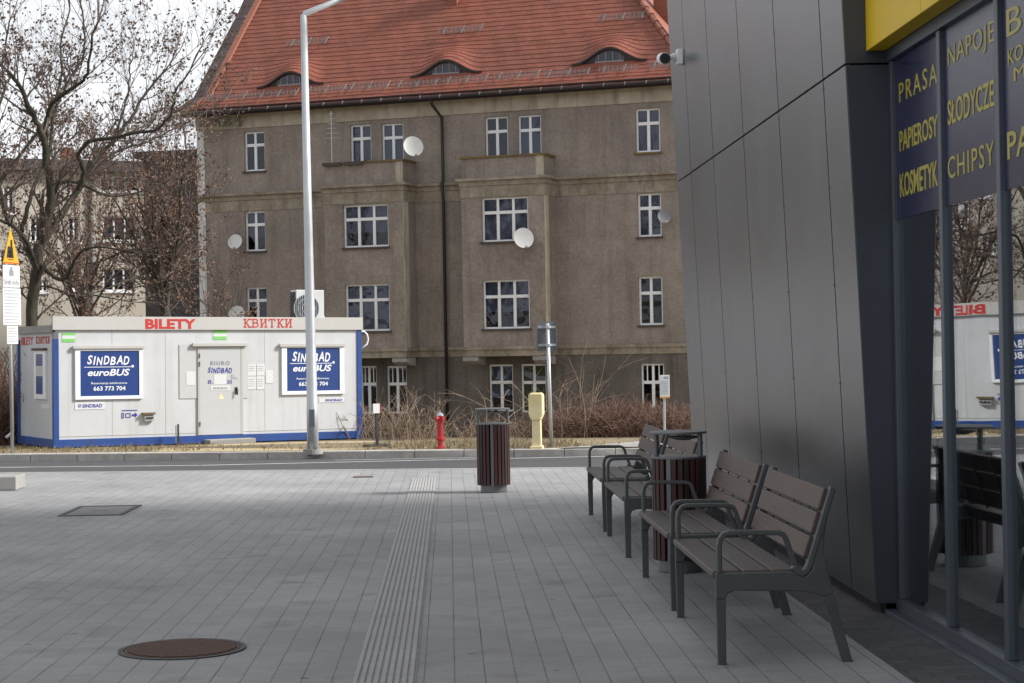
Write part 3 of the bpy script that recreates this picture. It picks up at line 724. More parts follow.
w1 = cwin((74,141.6,349,399.2), (79.1,138,350.9,395.9), (71,142.5,345.4,348.8))
w2 = cwin((280.7,343,346.2,394.3), (285.8,338.6,347.9,390.8), (278,343.2,343.3,346.8))
def ct(text, x0, x1, y0, y1, **op): return (text,) + cr(x0, x1, y0, y1) + (op,)
def sindbad(x0, x1, y0, y1, word='SINDBAD'):
    out = []; n = len(word); wd = [.9,.5,1.1,1,.95,1.1,1][:n]; tot = sum(wd); x = x0
    for k, ch in enumerate(word):
        w = (x1-x0)*wd[k]/tot; j = ((k*37) % 5-2)*.05*(y1-y0)
        out.append(ct(ch, x+w*.02, x+w*.95, y0+j, y1+j*.5, bold=.025, shear=.22)); x += w
    return out
L1 = [sindbad(85.8,128.4,356.2,364.8), ct('euroBUS',86.6,128.7,369,375.9,bold=.025,shear=.25), ct('Rezerwacja telefoniczna',90.3,126.2,382,384.7,bold=.008), ct('663 773 704',92.6,124.6,386.2,390.6,bold=.02)]
L2 = [sindbad(291,329.2,352.6,361.8), ct('euroBUS',292,330.6,364.8,371.4,bold=.025,shear=.25), ct('Rezerwacja telefoniczna',295.7,328.2,377.5,379.9,bold=.008), ct('663 773 704',298,327,381.7,385.8,bold=.02)]
lettering(L1, M['wtext'], w1, -.0145); lettering(L2, M['wtext'], w2, -.0145)
for w_, ln, dt in ((w1,(83,130,366.7,367.3),(131.5,366.2)), (w2,(289,331,363.1,363.7),(332.4,362.4))):
    m = MB(); a = cr(*ln); m.box(a[0],a[1],-.0155,-.012,a[2],a[3]); x, z = CF.hit(*dt); z += TILT*x
    m.prism([(x+.03*math.cos(k*math.pi/6), z+.03*math.sin(k*math.pi/6)) for k in range(12)], -.0165, -.012); m.build('underline', M['wtext'], w_)
office_lets = [ct('BILETY',143.4,194,319,328.9,bold=.04)]
lettering(office_lets, M['red'], office, -.0365)
# slab-serif Cyrillic word drawn stroke by stroke
def slab_word(parent, x0, x1, z0, z1, y, mat, rot=0.0):
    S = {'К': ([((.28,0),(.28,1)), ((.3,.45),(.78,1)), ((.42,.56),(.84,0))], [(.28,0),(.28,1),(.82,0),(.78,1)]),
         'В': ([((.24,0),(.24,1)), ((.24,.94),(.62,.94)), ((.62,.94),(.74,.85)), ((.74,.85),(.74,.64)), ((.74,.64),(.6,.54)), ((.24,.54),(.62,.54)), ((.62,.54),(.82,.43)), ((.82,.43),(.82,.17)), ((.82,.17),(.64,.06)), ((.24,.06),(.64,.06))], [(.2,0),(.2,1)]),
         'И': ([((.24,0),(.24,1)), ((.76,0),(.76,1)), ((.24,.12),(.76,.88))], [(.24,0),(.24,1),(.76,0),(.76,1)]),
         'Т': ([((.5,0),(.5,1)), ((.12,.94),(.88,.94)), ((.15,.72),(.15,.98)), ((.85,.72),(.85,.98))], [(.5,0)])}
    word = 'КВИТКИ'; cw = (x1-x0)/len(word); h = z1-z0; m = MB(); lay = 0
    for i, ch in enumerate(word):
        st, sf = S[ch]
        seg = list(st) + [((a-.17, .06 if b == 0 else .94), (a+.17, .06 if b == 0 else .94)) for a, b in sf]
        for (a, b), (c, d) in seg:
            A = Vector((x0+(i+a)*cw, z0+b*h)); B = Vector((x0+(i+c)*cw, z0+d*h)); D = (B-A).normalized(); N = Vector((-D.y, D.x))*h*.066
            lay = (lay+1) % 7; yy = y - lay*.0004
            m.prism([tuple(A+N), tuple(A-N), tuple(B-N), tuple(B+N)], yy-.003, y+.0005)
    return m.build('lettering', mat, parent, rot=(0,0,rot))
a = cr(240.8,290.8,318.9,327.5); slab_word(office, a[0], a[1], a[2], a[3], -.036, M['red'])
# door
a, b, c, d = cr(197.6,241.2,345.8,434.5)
m = MB(); m.box(a+.03, b-.03, -.016, .018, c, d-.02); dr = m.build('door', M['door'], office, bevel=.004)
m = MB(); m.box(a-.01, a+.028, -.02, .018, c, d); m.box(b-.028, b+.03, -.02, .018, c, d); m.box(a+.028,b-.028,-.02,.018,d-.018,d+.02); m.build('door_frame', M['seam'], dr)
x, _ = CF.hit(235.6, 390); z = cr(234,237,388,392.5)
m = MB(); m.box(x-.03, x+.02, -.035, -.015, z[2]-.03, z[3]+.02); m.tube([(x,-.03,z[3]-.02),(x,-.075,z[3]-.02),(x+.0,-.075,z[2]-.06)], .014, 8); m.build('handle', M['black'], dr)
for zz in (d-.22, c+.25, (c+d)/2+.6):
    m = MB(); m.tube([(a+.03,-.03,zz-.05),(a+.03,-.03,zz+.05)], .013, 8); m.build('hinge', M['galv_d'], dr)
lettering([ct('BIURO',209.2,228.6,361.1,365.1,sp=1.35,bold=.03)], M['greytext'], dr, -.0175)
lettering([sindbad(206.6,231,367.8,373), ct('8.',206.8,212.2,380,383.8), ct('30',225.8,231,380,383.8)], M['btext'], dr, -.0175)
def sheets(px, mat, y0, name, parent, th=.004):
    out = []
    for p in px:
        q = cr(*p); m = MB(); m.box(q[0], q[1], y0-th, y0, q[2], q[3]); out.append(m.build(name, mat, parent))
    return out
sheets([(213,225.4,374.6,384.4),(210,229.2,385.6,390.4)], M['paper'], -.0165, 'notice', dr)
m = MB(); t_ = cr(217.4,223.2,393.6,399); m.prism([(t_[0],t_[2]),(t_[1],t_[2]),((t_[0]+t_[1])/2,t_[3])], -.02, -.0165); m.build('warning_label', M['gaspost'], dr)
m = MB(); t_ = cr(230.2,236.5,372.3,378.8); m.prism([(t_[0],t_[2]),(t_[1],t_[2]),(t_[0],t_[3])], -.021, -.0165); m.build('torn_sticker', M['galv'], dr)
lettering([ct('SINDBAD',212,227,387,389.2)], M['greytext'], dr, -.0212)
s = cr(190.6,245.5,342.9,346.4); m = MB(); m.box(s[0], s[1], -.075, .0, s[2], s[3]); m.build('door_canopy', M['fascia'], office, bevel=.008)
sheets([(178.7,197,344.5,398.5),(242,247,346,398)], M['greypanel'], .012, 'side_shutter', office, .008)
sheets([(185.6,194.4,371.5,385.3)], M['paper'], .003, 'notice', office)
ps = sheets([(247.2,255.2,364.4,375.8),(256.2,264,364,375.6),(247.4,255.4,376.8,389.4),(256.2,264,376.2,389.4),(265.2,272.5,370.3,383.4)], M['paper'], .0155, 'notice', office)
for j, (x0, y0, n) in enumerate(((248,366,3),(257,366,3),(248,379,4),(257,379,4))):
    m = MB()
    for k in range(n): q = cr(x0, x0+5.6, y0+k*2.2, y0+k*2.2+.7); m.box(q[0],q[1],.0095,.0112,q[2],q[3])
    m.build('print', M['galv'], ps[j])
g_ = sheets([(61,74,333,335.4),(61,74,338.8,342),(212.2,225.6,330.2,333.6),(212.2,225.6,336.4,339.6)], M['green'], .0155, 'green_sticker', office)
sheets([(61,74,335.4,338.8),(212.2,225.6,333.6,336.4)], M['paper'], .0155, 'sticker_text_band', office, .0032)
st = sheets([(74.5,104.6,402,409.5),(318.8,344,397.6,402.4)], M['paper'], .0155, 'name_sticker', office)
lettering([ct('SINDBAD',82,102,404,407.6,bold=.02), ct('@',77.5,81,404,407.6)], M['btext'], st[0], .011)
lettering([ct('SINDBAD',325,342,398.9,401.3,bold=.02)], M['btext'], st[1], .011)
# phone, tablet and arrow pictograms
m = MB()
def ring_rect(q, w):
    m.box(q[0],q[1],.010,.0155,q[2],q[2]+w); m.box(q[0],q[1],.010,.0155,q[3]-w,q[3]); m.box(q[0],q[0]+w,.0102,.0155,q[2]+w,q[3]-w); m.box(q[1]-w,q[1],.0102,.0155,q[2]+w,q[3]-w)
ring_rect(cr(121.5,123.8,412.8,418.3), .012); ring_rect(cr(125.5,130.4,413.2,417.6), .013)
q = cr(132,137.3,412.6,417.6); zm = (q[2]+q[3])/2; xm = q[0]*.45+q[1]*.55
m.box(q[0], xm, .010, .0155, zm-.02, zm+.02); m.prism([(xm,q[2]),(q[1],zm),(xm,q[3])], .010, .0155)
q = cr(121.5,137,410,410.7); m.box(q[0],q[1],.010,.0155,q[2],q[3]); m.build('pictograms', M['btext'], office)
q = cr(141.5,154,413,415); m = MB(); m.box(q[0],q[1],-.09,.02,q[2]+.01,q[3]+.01); hd = m.build('socket_cover', M['coping'], office)
q = cr(143.5,152.8,414.6,421); m = MB(); m.box(q[0],q[1],-.06,.018,q[2],q[3]-.02); m.build('socket_box', M['galv'], hd)
for k in range(3):
    m = MB(); xx = q[0] + (q[1]-q[0])*(.25+.27*k); m.tube([(xx,-.085,q[2]+.07),(xx,-.055,q[2]+.07)], .022, 10)
    m.build('socket', M['black'], hd)
# side face
CF2 = Frame(CO, R(-60))
def sr(x0, x1, y0, y1): return CF2.rect(x0, x1, y0, y1, .05)
slab = sr(34.5,48.8,336.5,343.5); bw = sr(20.2,32.0,337,345)
tx = text_mesh
lettering([('BILETY',)+bw+({'bold':.03},)], M['red'], office, .046, rot=R(-90))
slab_word(office, slab[0], slab[1], slab[2], slab[3], .046, M['red'], R(-90))
p = sr(37.4,44,354,394); f_ = sr(35.2,46.2,350.5,399)
m = MB(); m.box(f_[0],f_[1],.0,.049,f_[2],f_[3]); sw = m.build('window', M['whiteframe'], office, rot=(0,0,R(-90)), bevel=.004)
m = MB(); zz = p[3]-p[2]; m.box(p[0],p[1],-.004,.0,p[3]-zz*.3,p[3]); m.box(p[0],p[1],-.004,.0,p[2],p[2]+zz*.45); m.build('poster', M['poster'], sw)
m = MB(); m.box(p[0],p[1],-.003,.0,p[2]+zz*.46,p[3]-zz*.31); m.build('blind', M['greypanel'], sw)
q = sr(34,46,349,350.5); m = MB(); m.box(q[0],q[1],-.04,.049,q[2],q[3]+.02); m.build('shutter_box', M['rust'], sw)
q = sr(41,49.5,404,408.5); m = MB(); m.box(q[0],q[1],.042,.049,q[2],q[3]); m.build('name_sticker', M['paper'], office, rot=(0,0,R(-90)))
m = MB(); m.tube([(-.12,DC+.03,2.5),(-.10,DC+.03,.25),(-.25,DC+.03,.12)], .04, 10); m.build('drainpipe', M['whiteframe'], office, smooth=True)
m = MB(); pts = [(LC+.01,.12,2.5),(LC+.12,.12,2.52),(LC+.2,.12,2.45),(LC+.23,.12,2.33),(LC+.2,.12,2.22),(LC+.01,.12,2.08)]
m.tube(pts, .022, 8); m.build('cable_pipe', M['whiteframe'], office, smooth=True)
for x in (.1, LC/2-.3, LC-.5):
    for y in (.1, DC-.4):
        m = MB(); m.box(x, x+.4, y, y+.3, -.35, -.003); m.build('foundation_block', M['concrete'], office)
# air conditioner on its roof
q = cr(294.6,320.8,291.2,316, 1.1); ax, az = q[0], 2.645
ap = CO + Matrix.Rotation(TC,3,'Z') @ (Matrix.Rotation(TILT,3,'Y') @ Vector((q[0], 1.1, az)))
ac = thing('air_conditioner', 'white air conditioner unit with round fan grille on the ticket office roof', 'air conditioner', ap, rot=(0,TILT,TC))
wA, hA = q[1]-q[0]+.05, q[3]-az+.03
m = MB(); m.box(0,wA,0,.34,.04,hA); m.build('casing', M['white'], ac, bevel=.015)
m = MB(); m.box(-.015,-.0,.03,.31,.1,hA-.05)
for k in range(9): m.box(-.03,-.014,.02,.32,.1+k*(hA-.2)/9,.13+k*(hA-.2)/9)
m.build('coil', M['black'], ac)
cxA, czA, rA = wA*.36, hA*.5, hA*.37
m = MB(); m.prism([(cxA+rA*math.cos(k*math.pi/16), czA+rA*math.sin(k*math.pi/16)) for k in range(32)], -.008, .0); gr = m.build('fan_opening', M['black'], ac)
m = MB()
for k in range(-6, 7):
    x = k*rA/6.5; h = math.sqrt(rA*rA-x*x); m.box(cxA+x-.006, cxA+x+.006, -.016, -.010, czA-h, czA+h)
for rr in (.35,.68,1.0): m.tube([(cxA+rA*rr*math.cos(k*math.pi/12), -.015, czA+rA*rr*math.sin(k*math.pi/12)) for k in range(25)], .007, 5)
m.build('fan_grille', M['galv'], gr)
m = MB(); m.box(.08,.14,.02,.32,0,.04); m.box(wA-.14,wA-.08,.02,.32,0,.04); m.build('foot', M['galv_d'], ac)
m = MB(); m.box(wA,wA+.05,.08,.22,.1,.26); m.tube([(wA+.02,.15,.1),(wA+.08,.15,.05),(wA+.12,.15,.0)], .02, 8); m.build('pipe_cover', M['white'], ac)
# concrete step and steel stake at its front
sp_ = Gpx(226, 446); m = MB(); m.box(-.5,.5,-.32,.0,-.1,.16)
q = CF.rect(203.8,249.6,438,446,-.02); s0 = CO + CF.ex*((q[0]+q[1])/2) + CF.ey*(-.03); s0.z = CO.z - TILT*(q[0]+q[1])/2 - .06
m = MB(); m.box(-(q[1]-q[0])/2, (q[1]-q[0])/2, -.38, 0, -.12, .15)
tag(m.build('concrete_step', M['concrete'], loc=s0, rot=(0,0,TC), bevel=.015), 'grey concrete step at the ticket office door', 'step')
q = CF.hit(178.5, 446, -.25); s0 = CO + CF.ex*q[0] + CF.ey*(-.25); s0.z = CO.z - .1
stk = thing('steel_stake', 'short rusty steel stake standing before the ticket office wall', 'stake', s0, TC)
m = MB(); m.bar([(0,0,-.1),(0,0,.52)], .035, .035, (1,0,0)); m.build('stake', M['iron'], stk); m = MB(); m.bar([(-.045,0.02,.1),(-.045,0.02,.5)], .02, .02, (1,0,0)); m.build('bracket', M['seam'], stk)
#@@PART3
# ============================================================= APARTMENT BUILDING
TB = R(-20.4)
A0 = W(648, 237, 66.0); t0_ = Frame(A0, TB)
BO = A0 + t0_.ex*t0_.hit(199.5, 240)[0]; BO.z = -1.95
BF = Frame(BO, TB); OB = 1.15                         # the bays stand 1.15 m proud
apt = thing('apartment_building', 'old grey brown apartment building with a red tiled roof and eyebrow dormers', 'apartment building', BO, TB)
def br_(x0, x1, y0, y1, off=0.0): return BF.rect(x0, x1, y0, y1, -off)
WB = BF.hit(702, 84)[0]; DB = 11.5
zc_hi = (BF.hit(436,104)[1] + BF.hit(230,113.5)[1])/2; zc_lo = (BF.hit(202,129)[1]+BF.hit(436,116.3)[1]+BF.hit(671,102.5)[1])/3
zm_hi = (BF.hit(240,192.6)[1]+BF.hit(660,172.8)[1])/2; zm_lo = zm_hi-.28
zl_hi = (BF.hit(640,345)[1]+BF.hit(436,346)[1])/2; zl_lo = zl_hi-.36
ze = (BF.hit(200,108,-.62)[1] + BF.hit(436,99.5,-.62)[1] + BF.hit(668,82,-.62)[1])/3
print('apt', WB, 'z', zl_lo, zl_hi, zm_lo, zm_hi, zc_lo, zc_hi, ze)
holes_main = []; holes_bay = {0: [], 1: []}; wins = []
for px in ((244.2,264.6,131.5,171),(350.2,371.2,124.5,165.5),(381.6,403.4,123.3,165),(485,508,116.5,160),(518,541.2,114.8,159),(635.6,660,108.3,152),
           (244.8,265.2,211,251),(637.6,661.2,193.3,236.5),(246.4,267,287.2,326),(638.6,662.6,276.4,325)):
    wins.append((br_(*px), 0.0, 2))
for px in ((360.2,376.8,366,414),(386.6,407,366,413.5),(489,513.2,364.5,411.5),(521,546.5,364,412.5),(641,664.4,363.6,412.8)):
    wins.append((br_(*px), 0.0, 3))
bays = [(br_(325.2,404.5,200,340,OB)[0], br_(325.2,404.5,200,340,OB)[1]), (br_(462.4,545.5,190,335,OB)[0], br_(462.4,545.5,190,335,OB)[1])]
for b_, px in ((0,(343.2,388.2,204.5,247)),(0,(345.2,389.6,284,331)),(1,(481.6,528.2,197,241.2)),(1,(482.8,529.6,279.8,328.6))):
    wins.append((br_(*px, off=OB), OB, 'bay%d' % b_))
for h, off, k in wins:
    if k in (2, 3): holes_main.append(h)
    else: holes_bay[int(k[-1])].append(h)
low = [h for h in holes_main if h[3] < zl_hi+.1]; up = [h for h in holes_main if h not in low]
m = MB()
m.mi = 0; m.holed(0, WB, zl_lo+.1, ze+.35, up, 0.0, .3)
m.quad((0,0,-.5),(0,0,ze+.35),(0,DB,ze+.35),(0,DB,-.5)); m.quad((WB,0,-.5),(WB,DB,-.5),(WB,DB,ze+.35),(WB,0,ze+.35)); m.quad((0,DB,-.5),(0,DB,ze+.35),(WB,DB,ze+.35),(WB,DB,-.5))
m.quad((0,0,ze+.35),(0,DB,ze+.35),(0,DB/2,ze+7.0),(0,DB/2,ze+7.0)) if False else None
m.add([(0.02,-.1,ze+.35),(0.02,DB+.1,ze+.35),(0.02,DB/2,ze+7.35)], [(0,1,2)])
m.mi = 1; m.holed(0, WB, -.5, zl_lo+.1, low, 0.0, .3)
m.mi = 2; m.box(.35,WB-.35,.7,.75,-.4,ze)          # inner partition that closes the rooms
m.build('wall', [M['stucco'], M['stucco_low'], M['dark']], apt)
m = MB(); m.box(-.02,.30,-.035,.0,-.5,zc_lo-.02); m.build('corner_pilaster', M['dish'], apt)
for i, (a, b) in enumerate(bays):
    m = MB(); m.holed(a, b, zl_lo+.02, zm_lo+.02, holes_bay[i], -OB, .25)
    for x in (a, b): m.quad((x,-OB,zl_lo+.02),(x,0,zl_lo+.02),(x,0,zm_lo+.02),(x,-OB,zm_lo+.02))
    m.quad((a,-OB,zl_lo+.02),(b,-OB,zl_lo+.02),(b,0,zl_lo+.02),(a,0,zl_lo+.02))
    m.mi = 1; m.box(a+.2,b-.2,-OB+.5,-OB+.52,zl_lo+.1,zm_lo)
    m.build('bay', [M['stucco'], M['dark']], apt)
    # cornice bands that wrap the bay, corbels under it, the balcony on top of it
    for z0, z1, pr, nm, mt in ((zl_lo, zl_hi-.12, .03, 'lower_band', 'band'), (zl_hi-.12, zl_hi, .09, 'lower_band', 'band'), (zm_lo, zm_hi-.1, .06, 'cornice', 'band'), (zm_hi-.1, zm_hi, .16, 'cornice', 'band'), (zm_lo-.42, zm_lo, .022, 'frieze', 'band')):
        m = MB(); m.box(a-pr, b+pr, -OB-pr, -OB+.02, z0, z1); m.box(a-pr, a+.02, -OB+.02, .0, z0, z1); m.box(b-.02, b+pr, -OB+.02, .0, z0, z1); m.build(nm, M[mt], apt)
    for x0 in (a+.05, b-.45):
        m = MB(); m.prism([(-OB-.02, zl_lo-.02),(-OB-.02, zl_lo-.16),(-OB+.25,zl_lo-.27),(-OB+.8, zl_lo-.33),(-OB+.8,zl_lo-.02)], x0-.1, x0+.5, 'x'); m.build('corbel', M['concrete'], apt, bevel=.01)
    zpt = (BF.hit(369,162.5,-OB)[1] if i == 0 else BF.hit(503,156.8,-OB)[1])
    m = MB(); m.box(a+.02,b-.02,-OB+.05,-OB+.19,zm_hi,zpt); m.box(a+.02,a+.14,-OB+.19,0,zm_hi,zpt); m.box(b-.14,b-.02,-OB+.19,0,zm_hi,zpt); m.box(a+.14,b-.14,-OB+.19,0,zm_hi,zm_hi+.05)
    ba = m.build('balcony', M['stucco'], apt)
    m = MB(); m.box(a-.06,b+.06,-OB-.02,-OB+.26,zpt,zpt+.07); m.box(a-.06,a+.2,-OB+.26,0,zpt,zpt+.07); m.box(b-.2,b+.06,-OB+.26,0,zpt,zpt+.07); m.build('coping', M['coping'], ba)
    m = MB(); m.box(b-.32,b-.015,-OB+.04,-OB+.045,zm_hi,zpt-.001); m.build('corner_pier', M['cream'], ba)
    m = MB(); m.box(b-.01,b+.014,-OB-.015,-OB+.42,zl_hi,zm_lo-.43); m.build('corner_pilaster', M['cream'], apt)
def hbox(z0, z1, pr, nm, mt):
    (a, b), (c, d) = bays; e = pr+.001
    for x0, x1 in ((-pr, a-e), (b+e, c-e), (d+e, WB+pr)):
        m = MB(); m.box(x0, x1, -pr, .02, z0, z1); m.build(nm, M[mt], apt)
hbox(zl_lo, zl_hi-.12, .03, 'lower_band', 'band'); hbox(zl_hi-.12, zl_hi, .09, 'lower_band', 'band')
hbox(zm_lo, zm_hi-.1, .06, 'cornice', 'band'); hbox(zm_hi-.1, zm_hi, .16, 'cornice', 'band'); hbox(zm_lo-.42, zm_lo, .022, 'frieze', 'band')
m = MB(); m.box(-.06, WB+.06, -.05, .01, zc_lo, zc_hi+.02); m.box(-.12, WB+.12, -.14, .01, zc_hi+.02, zc_hi+.22); m.build('eaves_cornice', M['cream'], apt)
m = MB(); m.box(-.2, WB+.4, -.58, .02, zc_hi+.22, zc_hi+.27); m.build('eaves_soffit', M['gutter'], apt)
# windows
for i, (h, off, kind) in enumerate(wins):
    a, b, c, d = h; y = -off + .11; t = .065; m = MB()
    m.box(a,b,y,y+.07,c,c+t); m.box(a,b,y,y+.07,d-t,d); m.box(a,a+t,y,y+.07,c+t,d-t); m.box(b-t,b,y,y+.07,c+t,d-t)
    tz = c+(d-c)*(.66 if kind != 3 else .62)
    m.box(a+t,b-t,y-.012,y+.07,tz-.055,tz+.055)
    cols = 3 if isinstance(kind, str) else 2
    for k in range(1, cols):
        x = a+(b-a)*k/cols; m.box(x-.055,x+.055,y-.006,y+.07,c+t,tz-.055); m.box(x-.045,x+.045,y-.006,y+.07,tz+.055,d-t)
    if kind == 3 and i in (10, 11, 14):                # thin glazing bars in the top lights
        for k in (.25, .75):
            x = a+(b-a)*k; m.box(x-.018,x+.018,y,y+.06,tz+.055,d-t)
    wo = m.build('window', M['whiteframe'], apt)
    m = MB(); m.box(a+.02,b-.02,y+.03,y+.038,c+.02,d-.02); m.build('pane', M['pane'], wo)
    m = MB(); m.box(a-.06,b+.06,-off-.07,y,c-.075,c-.004); m.build('sill', M['sill'] if i not in (4, 5) else M['coping'], wo)
    # net curtains with folds in most of the rooms
    if i not in (0, 3, 8, 9, 10, 11, 14):
        n = 40; vs = []; yy = y+.13; lo = c if i % 3 else c+(d-c)*.35
        for k in range(n+1):
            x = a+.03+(b-a-.06)*k/n; dy = .02*math.sin(k*1.5+i)
            vs += [(x, yy+dy, lo), (x, yy+dy, d)]
        m = MB(); m.add(vs, [(2*k,2*k+2,2*k+3,2*k+1) for k in range(n)]); m.build('curtain' if i != 13 else 'blind', M['curtain'] if i != 13 else M['curtain_y'], wo, smooth=True)
# roof: real tile courses with three eyebrow dormers
XL, XR = -.28, WB+.15
S1, S2, VK = R(38), R(51), 1.0
RUN0 = -.62
def prof(v):
    if v < VK: return RUN0+v*math.cos(S1), ze+v*math.sin(S1)
    return RUN0+VK*math.cos(S1)+(v-VK)*math.cos(S2), ze+VK*math.sin(S1)+(v-VK)*math.sin(S2)
VMAX = VK + (DB/2 - prof(VK)[0])/math.cos(S2)
eyes = [BF.hit(px, py, -.1)[0] for px, py in ((291,84),(446,74.5),(609.5,62))]
def roofhit(px, py):
    """v and x on the steep part of the roof under a pixel"""
    O = BO + BF.ey*prof(VK)[0] + Vector((0,0,prof(VK)[1])); n = -BF.ey*math.sin(S2) + Vector((0,0,math.cos(S2)))
    p = plane_hit(px, py, O, n) - O; return p.dot(BF.ex), VK + p.z/math.sin(S2)
eyes = [roofhit(*p) for p in ((291,84.5),(446,75),(609.5,62.5))]; V0 = sum(e[1] for e in eyes)/3
print('eyes', eyes, 'VMAX', VMAX)
EH, EW, EL = .52, 1.42, 1.8
def bump(x, v):
    r = 0
    for ex_, _ in eyes:
        u = abs(x-ex_)/EW
        if u < 1:
            k = max(0, 1-(v-V0)/EL); k = k*k*(3-2*k); r = max(r, EH*(.5+.5*math.cos(math.pi*u))**1.15*k)
    return r
def xmax(v): return XR - max(0, prof(v)[0]-RUN0)
def xmin(v): return XL + .66*min(1, v/VK) + .075*max(0, v-VK)
NX = 300; CH = .245
def sheet(v0, v1, bumpy):
    rows = []; n = max(1, round((v1-v0)/CH)); h = (v1-v0)/n
    for k in range(n):
        for v, o in ((v0+k*h, .022), (v0+(k+1)*h-.004, .006)): rows.append((v, o))
    vs = []
    for v, o in rows:
        y, z = prof(v); s = S1 if v < VK else S2; x1 = xmax(v)
        for i in range(NX+1):
            x0_ = xmin(v); x = x0_ + (x1-x0_)*i/NX; jit = .010*math.sin(x*7.1+v*3)+.010*math.sin(x*2.3+v*9)
            vs.append((x, y-math.sin(s)*(o+jit*.5), z+math.cos(s)*(o+jit*.5)+(bump(x,v) if bumpy else 0)))
    W_ = NX+1
    return vs, [(j*W_+i, j*W_+i+1, (j+1)*W_+i+1, (j+1)*W_+i) for j in range(len(rows)-1) for i in range(NX)]
m = MB(); m.add(*sheet(0, V0, False)); m.add(*sheet(V0, VMAX, True))
# right hip and rear slope
yt, zt = prof(VMAX); xt = xmax(VMAX)
m.add([(XR,RUN0,ze),(XR,DB+.62,ze),(xt,yt,zt)], [(0,1,2)]); m.add([(XL,DB+.62,ze),(XR,DB+.62,ze),(xt,yt,zt),(xmin(VMAX),yt,zt)], [(0,3,2,1)])
roof = m.build('roof', M['tile'], apt)
m = MB()
hp = [(xmax(v), prof(v)[0], prof(v)[1]+.06) for v in [VMAX*k/24 for k in range(25)]]
for a, b in zip(hp, hp[1:]): m.tube([a, Vector(a).lerp(Vector(b),.96)], [.13,.10], 8)
for k in range(30):
    xl_ = xmin(VMAX); x = xl_+(xt-xl_)*k/30; m.tube([(x,yt,zt+.05),(x+(xt-xl_)/30.5,yt,zt+.05)], [.12,.11], 8)
m.build('ridge_tiles', M['ridge'], roof)
m = MB(); vv = [0,.5,VK,1.02]+[VK+(VMAX-VK)*k/12 for k in range(1,13)]
m.bar([(xmin(v)+.02, prof(v)[0], prof(v)[1]+.08) for v in vv], .24, .12, (1,0,0)); m.build('verge_tiles', M['ridge'], roof)
m = MB()
for a, b in zip([0,VK]+vv[4:], [VK]+vv[4:]):
    p0, p1 = prof(a), prof(b); m.bar([(xmin(a)-.34-(.0 if a else -.2), p0[0]-.05, p0[1]+.09), (xmin(b)-.34, p1[0]-.06, p1[1]+.07)], .46, .08, (1,0,0))
m.build('verge_flashing', M['verge_metal'], roof)
m = MB(); m.tube([(XL-.05,RUN0-.06,ze-.05),(XR,RUN0-.06,ze-.05)], .085, 10); gt = m.build('gutter', M['gutter'], apt)
m = MB(); m.box(XL-.02,XR,RUN0+.02,RUN0+.06,ze-.17,ze+.0); m.build('fascia_board', M['gutter'], apt)
m = MB()
for k in range(26):
    x = XL+.6+k*(XR-XL-1)/25; m.box(x-.015,x+.015,RUN0-.152,RUN0-.0,ze-.075,ze+.045)
m.build('gutter_bracket', M['greyguard'], gt)
for (ex_, _) in eyes:
    y, z = prof(V0); m = MB(); n = 40; vs = []
    for k in range(n+1):
        x = ex_-EW+2*EW*k/n; vs += [(x, y+.10, z-.12), (x, y+.02, z+bump(x, V0)+.0)]
    m.add(vs, [(2*k,2*k+2,2*k+3,2*k+1) for k in range(n)]); dm = m.build('dormer_front', M['verge_metal'], roof)
    m = MB(); vs = []
    for k in range(n+1):                                # the dark tile lip over the opening
        x = ex_-EW+2*EW*k/n; zz = z+bump(x, V0); vs += [(x,y-.09,zz-.05),(x,y-.09,zz+.03),(x,y+.1,zz+.03),(x,y+.1,zz-.05)]
    m.add(vs, [(4*k+j,4*k+(j+1)%4,4*k+4+(j+1)%4,4*k+4+j) for k in range(n) for j in range(4)]); m.build('dormer_lip', M['gutter'], roof)
    WW, WH = .54, .35
    arch = lambda sx, sz, n=14: [(ex_+sx*math.cos(math.pi*k/n), z+.04+sz*math.sin(math.pi*k/n)) for k in range(n+1)]
    m = MB(); m.prism(arch(WW+.04, WH), y-.005, y+.015); m.build('dormer_window', M['pane'], roof)
    m = MB()
    for x in (-.40,-.13,.13,.40):
        hh = WH*math.sqrt(max(0,1-(x/(WW+.04))**2)); m.box(ex_+x-.014,ex_+x+.014,y-.022,y-.006,z+.05,z+.04+hh)
    m.box(ex_-WW,ex_+WW,y-.03,y-.006,z+.0,z+.055); m.build('dormer_glazing_bars', M['greyguard'], roof)
# snow guards: a broken row above the eaves and three short ones higher up
gs = []
for a, b in ((206,297),(304,345),(347,388),(395,442),(444,490),(495,540),(545,592),(600,640),(650,690)):
    gs.append((BF.hit(a,94,-.1)[0], BF.hit(b,94,-.1)[0], .72))
for a, b, py in ((289,328,46),(441,484,34.5),(600,645,22.5)):
    p = roofhit(a, py), roofhit(b, py); gs.append((p[0][0], p[1][0], (p[0][1]+p[1][1])/2))
for k, (a, b, v) in enumerate(gs):
    m = MB(); v += .04*(k % 3); y, z = prof(v)
    for dz in (.06,.14,.22): m.box(a,b,y-.16,y-.145,z+dz,z+dz+.02)
    x = a
    while x < b: m.box(x,x+.02,y-.162,y-.143,z+.05,z+.26); x += .17
    x = a+.15
    while x < b: m.bar([(x,y-.15,z+.25),(x,y-.13,z+.03),(x,y+.25,z+.36)], .03, .02, (1,0,0)); x += .75
    m.build('snow_guard', M['greyguard'], roof)
cxp, cv = roofhit(452.5, 5); y, z = prof(cv)
m = MB(); m.box(cxp-.2,cxp+.2,y-.05,y+.5,z-.4,z+1.6); m.build('chimney', M['brick'], roof)
p = BF.hit(662.5, 6, 3.2); m = MB(); m.box(p[0]-.35,p[0]+.35,3.2,4.0,ze+1.5,p[1]+.9); m.build('chimney', M['brick'], roof)
